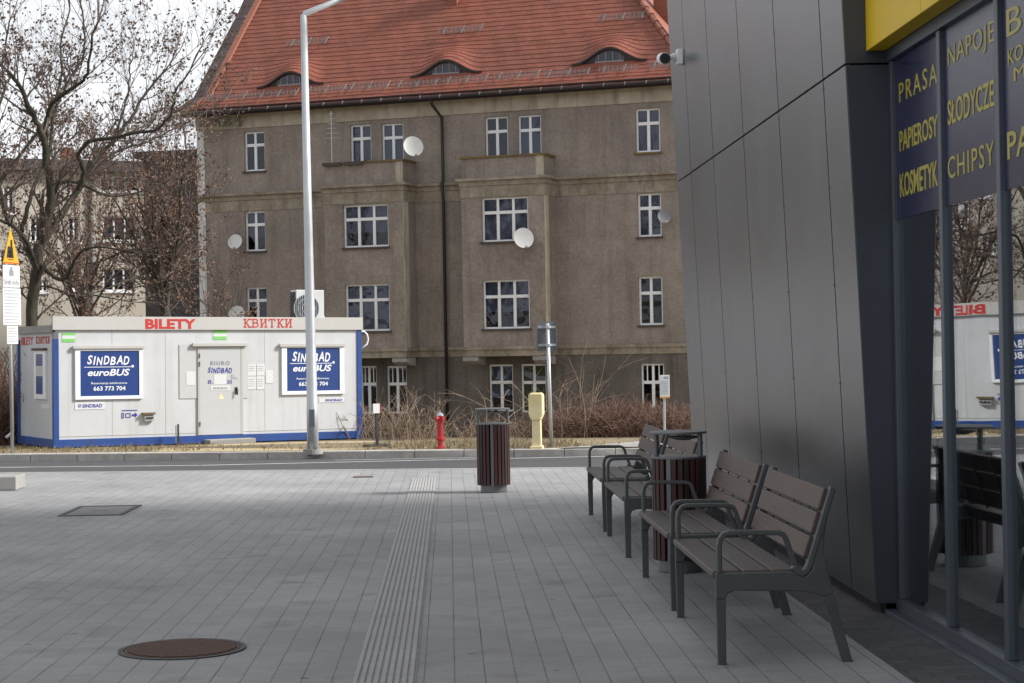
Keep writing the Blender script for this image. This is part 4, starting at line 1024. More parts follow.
# downpipe
m = MB(); x = BF.hit(444.5,250,-.12)[0]
m.tube([(x-.25,RUN0-.05,ze-.08),(x-.22,RUN0+.1,ze-.3),(x,-.14,ze-.75),(x,-.14,zm_hi+.1),(x,-.24,zm_hi-.05),(x,-.14,zm_lo-.5),(x,-.14,-.4)], .058, 10); m.build('downpipe', M['pipe'], apt, smooth=True)
m = MB(); p = BF.hit(333,160,-OB)[0]
for k in range(2): m.box(p+k*.9-.4,p+k*.9+.35,-OB-.12,-OB-.02,BF.hit(340,164,-OB)[1]-.06,BF.hit(340,164,-OB)[1]+.06)
m.build('window_box', M['sill'], apt)
m = MB(); x, z = BF.hit(332,162,-OB+.3)
m.tube([(x,-OB+.3,z-.3),(x+.0,-OB+.3,z+1.9)], .018, 6)
for k in range(6): m.tube([(x-.25+.03*k,-OB+.3,z+.9+k*.18),(x+.25-.03*k,-OB+.3,z+.9+k*.18)], .012, 5)
m.build('aerial', M['galv'], apt)
# satellite dishes
def dish(px, py, off, rad, label, mat, yaw=-25, dz=0):
    x, z = BF.hit(px, py, -off); p = BO + BF.ex*x + BF.ey*(-off) + Vector((0,0,z))
    d = thing('satellite_dish', label, 'satellite dish', p, TB+R(yaw), group='satellite dishes on the apartment building')
    m = MB(); n = 28; tilt = R(22); vs = []; Mx = Matrix.Rotation(-tilt, 4, 'X')
    prof_ = [(0,0.0),(.35,.012),(.7,.05),(1,.105)]
    for r, dp in prof_:
        for k in range(n): vs.append(Mx @ Vector((r*rad*.9*math.cos(2*math.pi*k/n), -dp*rad*1.1, r*rad*math.sin(2*math.pi*k/n))))
    back = [v + Vector((0,.012,0)) for v in vs]; N = len(vs); fs = []
    for b0 in (0, N):
        for i in range(len(prof_)-1):
            for k in range(n): fs.append((b0+i*n+k, b0+i*n+(k+1)%n, b0+(i+1)*n+(k+1)%n, b0+(i+1)*n+k))
    e = (len(prof_)-1)*n
    for k in range(n): fs.append((e+k, e+(k+1)%n, N+e+(k+1)%n, N+e+k))
    m.add(vs+back, fs); m.build('reflector', M[mat], d, smooth=False)
    m = MB(); m.bar([(0,.02,0),(0,.18,-.05),(0,.42,-.05)], .05, .05, (1,0,0)); m.build('bracket', M['galv_d'], d)
    m = MB(); m.bar([Mx @ Vector((0,-.1*rad,-rad*.98)), Vector((0.1*rad,-.75*rad,-rad*.75))], .025, .025, (1,0,0))
    m.tube([Vector((.1*rad,-.72*rad,-rad*.72)), Vector((.1*rad,-.86*rad,-rad*.84))], .045, 10); m.build('receiver', M['galv'], d)
dish(413.2,146.8,OB+.1,.41,'big white satellite dish at the end of the upper left balcony','dish',35)
dish(523.6,238.4,OB+.35,.40,'white satellite dish in front of the triple window of the right bay','dish',30)
dish(235.2,242,.4,.31,'small white satellite dish beside the leftmost second storey window','dish',12)
dish(236.8,315,.4,.37,'white satellite dish half hidden behind the ticket office roof','dish',12)
dish(664.4,216.4,.4,.27,'small grey mesh satellite dish at the right edge of the facade','dishdark',25)

# ============================================================= POSTS AND SIGNS BEYOND THE ROAD
p = Gpx(313, 451.5)
lamp = thing('street_lamp', 'tall galvanised street lamp post with a bent arm in front of the ticket office', 'street lamp', p)
Yl = p.y; top = W(303.6, 15, Yl) - p; tip = W(352, -5.0, Yl) - p
m = MB(); m.tube([(0,0,-.1),(0,0,.9),(0.0,0,.92),tuple(top*.5+Vector((0,0,0))),tuple(top)], [.118,.115,.108,.088,.066], 20); m.build('pole', M['galv'], lamp, smooth=True)
m = MB(); m.tube([tuple(top-Vector((0,0,.05))),tuple(top+Vector((.03,0,.03))),tuple(tip)], [.062,.06,.05], 14); m.build('arm', M['galv'], lamp, smooth=True)
m = MB(); dv = (tip-top).normalized(); m.bar([tuple(tip-dv*.1),tuple(tip+dv*.25),tuple(tip+dv*.75)], .28, .12, (0,1,0)); m.build('lamp_head', M['galv_d'], lamp, bevel=.03)
m = MB(); m.tube([(0,0,-.05),(0,0,.05)], .2, 20)
for k in range(4): m.tube([(.15*math.cos(k*1.57+.7),.15*math.sin(k*1.57+.7),.05),(.15*math.cos(k*1.57+.7),.15*math.sin(k*1.57+.7),.1)], .02, 6)
m.build('base_plate', M['concrete'], lamp)
m = MB(); m.box(-.055,.055,-.125,-.10,.5,.85); m.build('service_hatch', M['galv_d'], lamp)
# hydrant
p = Gpx(440.5, 448.6); u = p.y/F
hy = thing('fire_hydrant', 'red fire hydrant post on the verge by the dry bushes', 'fire hydrant', p)
H_ = 36*u; hy.scale = (.82,.82,1)
m = MB(); m.lathe([(.115,-.05),(.115,.03),(.075,.05),(.07,.16),(.105,.17),(.105,.22),(.078,.24),(.075,H_*.70),(.085,H_*.72),(.085,H_*.78),(.075,H_*.80),(.078,H_*.9),(.085,H_*.91)], 22); m.build('body', M['hydrant'], hy, smooth=False)
m = MB(); m.lathe([(.09,H_*.91),(.085,H_*.95),(.05,H_*.985),(.03,H_*1.0)], 18); m.tube([(0,0,H_),(0,0,H_+.04)], .02, 6); m.build('cap', M['galv'], hy)
for sx in (-1, 1):
    m = MB(); m.tube([(sx*.04,-.05,H_*.84),(sx*.085,-.09,H_*.84)], .045, 14); m.tube([(sx*.085,-.09,H_*.84),(sx*.10,-.105,H_*.84)], .052, 8); m.build('outlet', M['hydrant'], hy)
# gas marker post
p = Gpx(537.2, 448.3); u = p.y/F
gp = thing('gas_marker_post', 'sun bleached yellow plastic utility post with a fat hood', 'marker post', p, R(-8))
m = MB(); m.box(-6.2*u,6.2*u,-6.2*u,6.2*u,-.03,.05); m.prism([(-4.6*u,-.02),(4.6*u,-.02),(4.3*u,29*u),(-4.3*u,29*u)], -.08, .08); m.build('post', M['gaspost_pale'], gp, bevel=.012)
m = MB(); m.prism([(-4.6*u,28*u),(4.6*u,28*u),(7.3*u,34*u),(7.3*u,53*u),(6.2*u,55.5*u),(-6.2*u,55.5*u),(-7.3*u,53*u),(-7.3*u,34*u)], -.125, .125); m.build('hood', M['gaspost'], gp, bevel=.03)
# red and white marker on a thin post
p = Gpx(377.5, 446.6); u = p.y/F
mk = thing('marker_post', 'thin dark post carrying a small red and white plate beside the ticket office', 'marker post', p, R(30))
m = MB(); m.bar([(0,0,-.05),(-.02,0,41*u)], .05, .05, (1,0,0)); m.build('post', M['iron'], mk); m = MB(); m.box(-.28,.22,-.2,.12,-.04,.05); m.build('foot', M['iron'], mk)
m = MB(); m.mi = 0; m.box(-.105,.045,-.045,-.025,33.5*u,43*u); m.mi = 1; m.box(.046,.06,-.045,.10,33.5*u,43*u)
m.build('plate', [M['paper'], M['hydrant']], mk)
# road sign seen from behind
p = Gpx(551.5, 447.2); u = p.y/F
sg = thing('road_sign', 'grey back of a rectangular road sign on a galvanised pole', 'road sign', p, R(9))
topz = 124*u
m = MB(); m.tube([(0,0,-.1),(-.04,0,topz)], .038, 12); m.build('pole', M['galv'], sg, smooth=True)
m = MB(); cxs = -2.2*u; m.box(cxs-10*u,cxs+9.6*u,.06,.075,96.5*u,topz+.03); m.box(cxs-10*u,cxs-9.3*u,.035,.06,96.5*u,topz+.03); m.box(cxs+8.9*u,cxs+9.6*u,.035,.06,96.5*u,topz+.03); m.build('panel', M['galv_d'], sg)
for zz in (101*u, 119*u):
    m = MB(); m.box(cxs-9*u,cxs+8.8*u,.04,.058,zz,zz+.05); m.tube([(-.03,0,zz),(-.03,0,zz+.05)], .062, 12); m.build('clamp', M['galv'], sg)
# stop timetable
p = Gpx(661.5, 446); p.y = 36.95-.145*p.x+.5; p.z = zverge(37.4); u = p.y/F
tt = thing('stop_timetable', 'small white timetable board on a thin pole at the right end of the hedge', 'timetable', p, R(6))
a = W(664.2, 386, p.y) - p
m = MB(); m.tube([(a.x-.01,0,-.1),(a.x,0,a.z+10*u)], .024, 10); m.build('pole', M['galv'], tt)
m = MB(); m.box(a.x-4.8*u,a.x+5*u,-.06,-.028,a.z-12*u,a.z+11*u); bd = m.build('board', M['paper'], tt, bevel=.006)
m = MB(); m.box(a.x-4.8*u,a.x+5*u,-.064,-.061,a.z-12*u,a.z-10.6*u); m.build('yellow_edge', M['signyellow'], bd)
m = MB(); m.box(a.x-.2*u,a.x+3.8*u,-.0635,-.061,a.z+7.5*u,a.z+9.5*u)
for k in range(7): m.box(a.x-3.6*u,a.x+3.6*u,-.0635,-.061,a.z+4.5*u-k*2*u,a.z+4.95*u-k*2*u)
m.build('print', M['galv'], bd)
# warning sign with boards, left edge, seen at an angle
p = Gpx(12.4, 453.4); u = p.y/F
ws = thing('warning_sign', 'yellow triangular warning sign over three white text boards on a grey pole', 'road sign', p, R(76))
zz = lambda py: (453.4-py)*u
m = MB(); m.tube([(0,0.0,-.1),(-.0,0.0,zz(236))], .035, 12); m.build('pole', M['galv'], ws, smooth=True)
cs = math.cos(R(62)); hw = 8.0*u/cs*.94; sk = 1.0/cs
m = MB(); m.prism([(-hw,zz(264)),(hw,zz(264)),(.0,zz(228))], -.050, -.038); tr = m.build('triangle', M['signyellow'], ws)
m = MB(); m.prism([(-hw*.95,zz(263.5)),(hw*.95,zz(263.5)),(hw*.9,zz(262.6)),(-hw*.9,zz(262.6))], -.0525, -.0495); m.build('rim', M['red'], tr)
m = MB()
for x0 in (-.26, .04):
    m.tube([(x0*hw+.02*hw,-.0525,zz(249.5)),(x0*hw+.02*hw,-.0495,zz(249.5))], .07, 10); m.prism([(x0*hw-.10,zz(258)),(x0*hw+.1,zz(258)),(x0*hw+.07,zz(251)),(x0*hw-.06,zz(251))], -.0525, -.0495)
m.box(-.36*hw,.3*hw,-.0525,-.0495,zz(260),zz(259.2)); m.box(-.02,.06,-.0525,-.0495,zz(247),zz(240)); m.build('pictogram', M['black'], tr)
for (x0, x1, ya, yb), nm in (((-8.2,8.4,287.5,265.2),'upper'), ((-8.8,9.0,325,288.2),'middle'), ((-5.4,5.6,344,325.8),'lower')):
    m = MB(); m.box(x0*u*sk*.94,x1*u*sk*.94,-.050,-.038,zz(ya),zz(yb)); bd = m.build('text_board', M['signwhite'], ws)
    if nm == 'upper':
        lettering([('Strefa ruchu',-6.6*u*sk,6.9*u*sk,zz(284.5),zz(279.5))], M['greytext'], bd, -.0505)
        m = MB(); m.box(-.09,.09,-.0525,-.0505,zz(276),zz(270.5)); m.tube([(0,-.0525,zz(269)),(0,-.0505,zz(269))], .05, 10); m.build('emblem', M['greytext'], bd)
    else:
        m = MB(); n = 11 if nm == 'middle' else 6; ya2, yb2 = ya-2.5, yb+2.5
        for k in range(n):
            y_ = yb2+(ya2-yb2)*k/(n-1); m.box(x0*u*sk*.8,x1*u*sk*(.8 if k % 3 else .5),-.0515,-.0502,zz(y_+.55),zz(y_-.3))
        m.build('print', M['galv'], bd)
#@@PART4
# ============================================================= FAR BUILDING BEHIND THE TREES
fo = W(-60, 330, 88); fo.z = -2.0
FF = Frame(fo, R(24)); far = thing('far_apartment_block', 'pale beige flat roofed apartment block behind the bare trees', 'apartment building', fo, R(24))
fz = FF.hit(80, 172)[1]; fx1 = FF.hit(152, 240)[0]
fw_ = []
for px in ((3,14.5,186,213),(66,76,180,196),(100,139,176,191.5),(0,14,250,270),(68,80,217,242),(102.5,137,216.5,241),(68,79,268,290),(103,135,268,291),(38,48,280,292),(30,42,217,242)):
    fw_.append(FF.rect(*px))
m = MB(); m.holed(0, fx1, -1, fz, fw_, 0, .25); m.quad((fx1,0,-1),(fx1,12,-1),(fx1,12,fz),(fx1,0,fz)); m.quad((0,0,-1),(0,0,fz),(0,12,fz),(0,12,-1)); m.quad((0,12,-1),(0,12,fz),(fx1,12,fz),(fx1,12,-1))
m.mi = 1; m.box(.3,fx1-.3,.6,.65,-1,fz-.1)
m.build('wall', [M['farwall'], M['dark']], far)
m = MB(); m.box(-.4, fx1+.4, -.5, 12.3, fz, fz+.55); m.build('roof', M['bitumen'], far)
for px, w, h in ((72,.28,.7),(79,.22,.5),(105,.3,.75)):
    x = FF.hit(px, 160)[0]; m = MB(); m.box(x-w, x+w, 1.0, 1.6, fz+.5, fz+.6+h); m.build('chimney', M['brick'], far)
m = MB(); x = FF.hit(91, 240)[0]; m.tube([(x,-.08,-1),(x,-.08,fz)], .09, 8); m.build('downpipe', M['galv_d'], far)
for a, b, c, d in fw_:
    m = MB(); t = .08; n = 3 if b-a > 1.2 else 2
    m.box(a,b,.1,.17,c,c+t); m.box(a,b,.1,.17,d-t,d)
    for k in range(n+1): x = a+(b-a-t)*k/n; m.box(x,x+t,.1,.17,c+t,d-t)
    w_ = m.build('window', M['whiteframe'], far); m = MB(); m.box(a,b,.135,.145,c,d); m.build('pane', M['pane'], w_); m = MB(); m.box(a+.05,b-.05,.25,.26,c+(d-c)*.25,d); m.build('curtain', M['curtain'], w_); m = MB(); m.box(a-.05,b+.05,-.08,.1,c-.1,c-.005); m.build('sill', M['whiteframe'], w_)
do = W(146, 330, 80); do.z = -2.0; DF = Frame(do, R(-12)); dz_ = DF.hit(170, 158)[1]
dk = thing('dark_apartment_block', 'dark grey apartment block in the gap beside the brown building', 'apartment building', do, R(-12))
m = MB(); dw = [DF.rect(*p) for p in ((158,168,190,206),(180,190,190,206),(158,168,232,248),(180,190,232,248))]
m.holed(0, 9, -1, dz_, dw, 0, .2); m.quad((0,0,-1),(0,0,dz_),(0,9,dz_),(0,9,-1)); m.quad((9,0,-1),(9,9,-1),(9,9,dz_),(9,0,dz_)); m.mi = 1; m.box(.2,8.8,.4,.45,-1,dz_-.1); m.build('wall', [M['farwall_d'], M['dark']], dk)
m = MB(); m.box(-.3,9.3,-.3,9.3,dz_,dz_+.3); m.build('roof', M['bitumen'], dk)
for a, b, c, d in dw:
    m = MB(); m.box(a,b,.1,.16,c,c+.08); m.box(a,b,.1,.16,d-.08,d); m.box(a,a+.08,.1,.16,c+.08,d-.08); m.box(b-.08,b,.1,.16,c+.08,d-.08)
    w_ = m.build('window', M['greyguard'], dk); m = MB(); m.box(a,b,.12,.13,c,d); m.build('pane', M['pane'], w_)

# ============================================================= TREES
def grow(tw, p, d, L, r, depth, rg, leaves, up=.18, maxd=3, dens=1.0, leafy=1.0, leafsize=.1):
    """a crooked branch from p; returns nothing, fills tw (tubes) and leaves"""
    n = 4 if depth < maxd else 3; pts = [p.copy()]; dd = d.copy(); st = L/n
    for k in range(n):
        dd = (dd + Vector((rg.uniform(-.3,.3), rg.uniform(-.3,.3), rg.uniform(-.18,.22)+up*.35))).normalized(); pts.append(pts[-1] + dd*st)
    tw.tube(pts, [r*(1-.72*k/n) for k in range(n+1)], 5 if depth == 1 else 3, cap=False)
    if depth < maxd:
        cnt = max(2, int(round((3.2 if depth == 1 else 3.6)*dens*L/(1.6 if depth == 1 else .95))))
        for _ in range(cnt):
            t = rg.uniform(.22, 1.0)*n; k = min(n-1, int(t)); q = pts[k].lerp(pts[k+1], t-k); b = (pts[k+1]-pts[k]).normalized()
            ax = Vector((rg.uniform(-1,1), rg.uniform(-1,1), rg.uniform(-.6,1))); s = (ax - b*ax.dot(b)).normalized()
            a = rg.uniform(.5, 1.05); nd = (b*math.cos(a)+s*math.sin(a)+Vector((0,0,up))).normalized()
            grow(tw, q, nd, L*rg.uniform(.34,.62), max(.0042, r*.42), depth+1, rg, leaves, up, maxd, dens, leafy, leafsize)
    if depth >= maxd-1:
        for q in pts[1:]:
            if rg.random() < .55*leafy:
                for _ in range(rg.randint(1, 3)): leaves.append((q + Vector((rg.gauss(0,.06), rg.gauss(0,.06), rg.gauss(-.04,.06))), leafsize*rg.uniform(.6,1.3)))
def leaf_faces(m, leaves, rg):
    for q, s in leaves:
        a = Vector((rg.gauss(0,1), rg.gauss(0,1), rg.gauss(0,.7))).normalized(); b = a.orthogonal().normalized(); b = Matrix.Rotation(rg.uniform(0,6.28),3,a) @ b; c = a.cross(b)
        m.add([q-b*s*.7, q+c*s*.42+a*s*.2, q+b*s*.7, q-c*s*.42+a*s*.2], [(0,1,2,3)])
def bez(pts, k=4):
    """smooth polyline through points (Catmull-Rom)"""
    out = []; n = len(pts)
    for i in range(n-1):
        p0, p1, p2, p3 = pts[max(0,i-1)], pts[i], pts[i+1], pts[min(n-1,i+2)]
        for j in range(k):
            t = j/k; out.append(.5*((2*p1)+(p2-p0)*t+(2*p0-5*p1+4*p2-p3)*t*t+(3*p1-p0-3*p2+p3)*t**3))
    out.append(pts[-1]); return out
def tree(name, label, limbs, base, seed, leafmat='leaf', dens=1.0, leafy=1.0, up=.18, blen=2.2, leafsize=.1, maxd=3, start=.25, group='bare trees left of the apartment building', cat='tree', tip=True):
    """limbs: list of (points, r0, r1) in world coordinates; the thing's base sits at base"""
    rg = random.Random(seed); root = thing(name, label, cat, base, group=group); tm = MB(); cm = MB(); leaves = []
    for pts, r0, r1 in limbs:
        pts = bez([Vector(p)-base for p in pts]); n = len(pts); rad = [r0+(r1-r0)*i/(n-1) for i in range(n)]
        tm.tube([p + Vector((rg.gauss(0,.02),rg.gauss(0,.02),0))*(1 if i else 0) for i, p in enumerate(pts)], rad, 10, cap=True)
        Ls = sum((b-a).length for a, b in zip(pts, pts[1:]))
        for _ in range(int(Ls*2.1*dens)):
            i = int(rg.uniform(start, .999)*(n-1)); q = pts[i].lerp(pts[i+1], rg.random()); b = (pts[i+1]-pts[i]).normalized()
            if rad[i] > .16 and rg.random() < .75: continue
            ax = Vector((rg.uniform(-1,1), rg.uniform(-1,1), rg.uniform(-.5,1))); s = (ax-b*ax.dot(b)).normalized(); a = rg.uniform(.55,1.15)
            grow(cm, q, (b*math.cos(a)+s*math.sin(a)+Vector((0,0,up))).normalized(), blen*rg.uniform(.5,1.2), max(.011, min(.035, rad[i]*.45)), 1, rg, leaves, up, maxd, dens, leafy, leafsize)
        if tip:
            for _ in range(3): grow(cm, pts[-1], ((pts[-1]-pts[-3]).normalized()+Vector((rg.gauss(0,.3),rg.gauss(0,.3),.1))).normalized(), blen*rg.uniform(.8,1.3), max(.012,r1*.8), 1, rg, leaves, up, maxd, dens, leafy, leafsize)
    tm.build('trunk', M['bark'], root, smooth=True)
    cm.mi = 1; leaf_faces(cm, leaves, rg)
    cm.build('crown', [M['twig'], M[leafmat]], root)
    print(name, 'twig faces', len(cm.f), 'leaves', len(leaves))
    return root
def L_(pxs, Y, r0, r1, dY=0.0): n = len(pxs); return ([W(x, y, Y+dY*i/(n-1)) for i, (x, y) in enumerate(pxs)], r0, r1)
Yt = 48.0; base1 = W(30, 425, Yt); base1.z = zverge(41)
limbs = [
 L_([(29,440),(30,380),(33,310),(36,275),(40,245)], Yt, .24, .20),
 L_([(40,247),(46,225),(50,200),(49,180),(46,160),(44,138),(37,122),(28,106),(20,86),(8,72),(-12,52)], Yt, .20, .05, -1.5),
 L_([(46,150),(46,128),(50,108),(60,96),(76,86),(88,73),(90,50),(98,22)], Yt, .10, .035, -2),
 L_([(41,140),(42,125),(50,112),(56,96),(62,72),(60,45),(70,10)], Yt, .08, .03, 2.5),
 L_([(40,247),(52,228),(64,212),(78,190),(90,168),(97,158),(112,142),(126,126),(138,106),(150,88),(160,76)], Yt, .15, .035, 1.5),
 L_([(78,190),(84,172),(78,158),(88,142),(112,138),(135,133),(158,129),(172,112),(176,92),(190,70)], Yt, .10, .03, -2),
 L_([(51,196),(60,184),(72,181),(86,186),(98,192),(111,196),(126,195),(146,190)], Yt, .09, .03, 1),
 L_([(38,262),(48,272),(62,280),(70,272),(75,260),(84,250),(100,247),(122,250)], Yt, .10, .03, -1.5),
 L_([(37,270),(30,248),(20,232),(6,222),(-10,218)], Yt, .10, .05, -1),
 L_([(22,232),(30,200),(42,170),(50,150),(52,120),(66,85),(82,60),(84,30),(80,-5)], Yt, .09, .03, 3),
 L_([(8,222),(0,190),(-8,160),(-6,120),(4,90),(2,60),(10,20)], Yt, .08, .03, 1),
 L_([(66,280),(80,292),(98,296),(120,300)], Yt, .05, .02, 0),
 L_([(112,142),(120,120),(128,95),(130,70),(134,50)], Yt, .05, .02, 1),
 L_([(60,215),(74,195),(95,170),(120,150),(148,142),(175,128),(192,120)], Yt, .06, .02, 2),
]
tree('bare_tree', 'big crooked tree with withered brown leaves right behind the ticket office', [(p_, a_*.66, b_*.7) for p_, a_, b_ in limbs], base1, 3, dens=1.35, leafy=.42, blen=1.6, leafsize=.07)
# second, denser tree between the first one and the building
Y2 = 56.0; base2 = W(168, 430, Y2); base2.z = zverge(48)
limbs2 = [L_([(168,440),(167,380),(165,320),(164,280)], Y2, .2, .15)]
for k, (x, y) in enumerate(((150,190),(160,165),(174,160),(186,180),(192,215),(140,225),(150,260),(192,260),(178,235),(128,262),(186,150),(100,262),(98,228),(112,196),(122,298),(104,290),(134,178),(194,296),(180,300))):
    limbs2.append(L_([(165,320-((k*13)%40)),(165+(x-165)*.45,275-(k%3)*10-(275-y)*.2),(x,y)], Y2, .07, .02, ((k*7)%5-2)*1.0))
tree('leafy_tree', 'dense tree still full of brown leaves at the left end of the brown building', limbs2, base2, 11, leafmat='leaf2', dens=1.15, leafy=.5, blen=1.7, leafsize=.075, start=.15)
# a climber's bare twigs over the building's corner
# a slender tree farther back whose twigs veil the pale block
Y3 = 62.0; base3 = W(84, 430, Y3); base3.z = zverge(54)
limbs3 = [L_([(84,440),(83,380),(82,330),(81,290)], Y3, .13, .10)]
for k, (x, y) in enumerate(((30,200),(52,175),(72,165),(92,172),(118,185),(20,240),(140,215),(40,275),(120,262),(12,290),(148,290))):
    limbs3.append(L_([(82,330-((k*11)%35)),(82+(x-82)*.5,285-(k%3)*10-(285-y)*.25),(x,y)], Y3, .05, .015, ((k*7)%5-2)*.9))
tree('leafy_tree', 'slender brown leaved tree before the pale apartment block, veiling its windows', limbs3, base3, 17, leafmat='leaf2', dens=1.1, leafy=.6, blen=1.7, leafsize=.085, start=.15)
# two more trees at the left edge of the picture
for k, (px, Yk, sd) in enumerate(((-120,44,21),(-60,52,23))):
    bb = W(px, 430, Yk); bb.z = zverge(42); lb = []
    lb.append(([bb+Vector((0,0,-.1)), bb+Vector((.1,0,2)), bb+Vector((0,.1,4))], .22, .17))
    rg = random.Random(sd)
    for j in range(8):
        a = j*.785+rg.uniform(-.3,.3); rr = rg.uniform(1.6,3.4); hh = rg.uniform(5.5,9.5)
        lb.append(([bb+Vector((0,.05,3.2+.12*j)), bb+Vector((math.cos(a)*rr*.4, math.sin(a)*rr*.4, 3.6+hh*.3)), bb+Vector((math.cos(a)*rr, math.sin(a)*rr, hh))], .10, .03))
    tree('bare_tree', ['bare tree whose twigs reach in at the left edge beside the warning sign','bare tree farther back behind the warning sign at the left edge'][k], lb, bb, sd, dens=1.25, leafy=.85, blen=1.6, leafsize=.075)

# ============================================================= SHRUBS AND GRASS
def shrub(name, label, cen, rx, ry, h, n, seed, mat, thick=.012, lean_=.55, side=2, group=None, cat='shrub', spread=.35):
    rg = random.Random(seed); root = thing(name, label, cat, cen, group=group); m = MB()
    for _ in range(n):
        a = rg.uniform(0,6.28); q = math.sqrt(rg.random()); p = Vector((q*rx*math.cos(a), q*ry*math.sin(a), -.1)); hh = h*rg.uniform(.45,1.05)
        d = Vector((rg.gauss(0,spread), rg.gauss(0,spread), 1)).normalized(); pts = [p]; k = 5
        bend = Vector((rg.gauss(0,lean_), rg.gauss(0,lean_), -.25*abs(rg.gauss(0,lean_))))
        for j in range(k): d = (d+bend*.22+Vector((rg.gauss(0,.08),rg.gauss(0,.08),0))).normalized(); pts.append(pts[-1]+d*hh/k)
        r = thick*rg.uniform(.6,1.3); m.tube(pts, [r*(1-.14*j) for j in range(k+1)], 4, cap=False)
        for _ in range(side):
            j = rg.randint(1, k-1); dd = (d+Vector((rg.gauss(0,.7),rg.gauss(0,.7),rg.gauss(.1,.3)))).normalized(); L = hh*rg.uniform(.15,.4); q_ = pts[j]
            m.tube([q_, q_+dd*L*.5+Vector((0,0,.02)), q_+dd*L+Vector((rg.gauss(0,.05),0,-.03))], [r*.55,r*.4,r*.2], 3, cap=False)
    m.build('stems', mat, root)
    return root
def at_q(px, py, Y): p = W(px, py, Y); return G(p.x, p.y)
SG = 'dry shrubs in front of the apartment building'
shrub('dry_shrub', 'tangle of tan dry stems right of the ticket office', at_q(388,440,43.5), 1.0, .9, 1.05, 45, 31, M['drystem'], group=SG)
shrub('dry_shrub', 'tall thick thicket of brown stems left of the red hydrant', at_q(412,440,43), .95, .9, 1.45, 90, 32, M['drystem'], group=SG)
shrub('dry_shrub', 'low brown thicket behind the red hydrant', at_q(446,440,43.5), 1.3, .9, .8, 60, 33, M['drystem'], group=SG)
shrub('dry_shrub', 'bare arching stems left of the faded yellow post', at_q(508,440,43), .8, .8, 2.0, 14, 34, M['drystem'], lean_=.8, group=SG)
shrub('dry_shrub', 'bare branching stems behind the grey road sign', at_q(560,440,42.5), .8, .8, 2.4, 22, 35, M['drystem'], lean_=.7, side=4, group=SG)
shrub('dry_shrub', 'low dry shrub behind the free standing litter bin', at_q(484,440,44), 1.5, .8, .7, 45, 36, M['drystem'], group=SG)
shrub('dry_shrub', 'wispy stems beside the red and white marker plate', at_q(368,440,45), .6, .6, 1.7, 14, 37, M['drystem'], group=SG)
hg = [(578,43,1.1,.9,.85,420,'low reddish brown hedge behind the sign pole'),(614,43,1.2,.9,1.12,520,'rounded reddish brown hedge in the middle of the hedge row'),(650,42.8,1.1,.9,1.0,420,'reddish brown hedge behind the timetable board'),(684,42.6,.9,.9,.95,260,'end of the reddish hedge partly behind the metal wall'),(536,44,1.1,.8,.65,60,'thin low hedge behind the faded yellow post')]
for k, (px, Y, rx, ry, h, n, lb) in enumerate(hg):
    shrub('hedge', lb, at_q(px,440,Y), rx, ry, h, n, 50+k, M['hedge'], thick=.011, side=5, spread=.45, group='reddish hedges before the facade', cat='hedge')
shrub('hedge', 'brown thicket at the left edge behind the warning sign', at_q(-2,440,44), 1.2, 1.2, 2.6, 420, 61, M['hedge'], thick=.016, side=5, spread=.35, cat='hedge')
shrub('dry_shrub', 'dark tangled bush between the warning sign and the ticket office', at_q(12,440,46.5), .7, 1.0, 3.0, 200, 62, M['twig'], thick=.014, side=5, cat='shrub')
shrub('climbing_plant', 'bare creeper twigs over the upper left corner of the brown building', BO + BF.ex*.9 - BF.ey*.25 + Vector((0,0,BF.hit(205,330)[1])), .8, .12, 5.0, 16, 63, M['twig'], thick=.010, side=5, spread=.14, lean_=.28, cat='climber')
shrub('climbing_plant', 'withered twigs hanging in the gutter at the left roof corner', BO + BF.ex*.9 - BF.ey*.75 + Vector((0,0,ze-.5)), 1.3, .15, .9, 70, 64, M['twig'], thick=.014, side=4, spread=.6, lean_=.9, cat='climber')
# dry grass tufts, one object
rg = random.Random(77); m = MB()
for _ in range(5200):
    X = rg.uniform(-17, 9); q = QK+.25+abs(rg.gauss(0,1))*1.5
    Y = q-.145*X
    lp = Vector((X,Y,0))-CO; inx, iny = lp.dot(CF.ex), lp.dot(CF.ey)
    if -.1 < inx < LC+.1 and iny > -.15: continue
    if X > 1.3 and rg.random() < .93: continue
    dens_ = .25 if -6.5 < X < -3 else 1.0
    if rg.random() > dens_: continue
    h = rg.uniform(.03,.11)*(1.4 if X > -2.5 else 1); p = G(X, Y)
    for _ in range(2):
        a = rg.uniform(0,6.28); w = Vector((math.cos(a),math.sin(a),0))*.008; t_ = Vector((rg.gauss(0,.04),rg.gauss(0,.04),h))
        m.add([p-w, p+w, p+t_], [(0,1,2)])
tag(m.build('dry_grass', M['drygrass']), 'short dry grass along the far kerb', 'grass', kind='stuff')
m = MB(); p = Gpx(489, 447.3); m.box(-.09,.1,-.05,.05,0,.05); m.box(-.02,.12,-.07,.02,.03,.09)
tag(m.build('litter', M['paper'], loc=p, rot=(0,0,.5), bevel=.01), 'scrap of white litter on the grass right of the hydrant', 'litter')
# low railing by the building's right end
p = at_q(682, 440, 52); rl = thing('railing', 'low dark railing at the right end of the facade by the wall', 'railing', p, TB)
zr = (W(680,410,52)-p).z
m = MB(); m.box(-1.3,1.3,-.02,.02,zr,zr+.04); m.box(-1.3,1.3,-.015,.015,zr-.55,zr-.52); m.build('rail', M['iron'], rl)
for k in range(2):
    m = MB(); m.box(-1.3+2.56*k,-1.26+2.56*k,-.02,.02,-.1,zr); m.build('post', M['iron'], rl)
m = MB()
for k in range(24): m.box(-1.2+k*.105,-1.185+k*.105,-.008,.008,zr-.52,zr)
m.build('bars', M['iron'], rl)

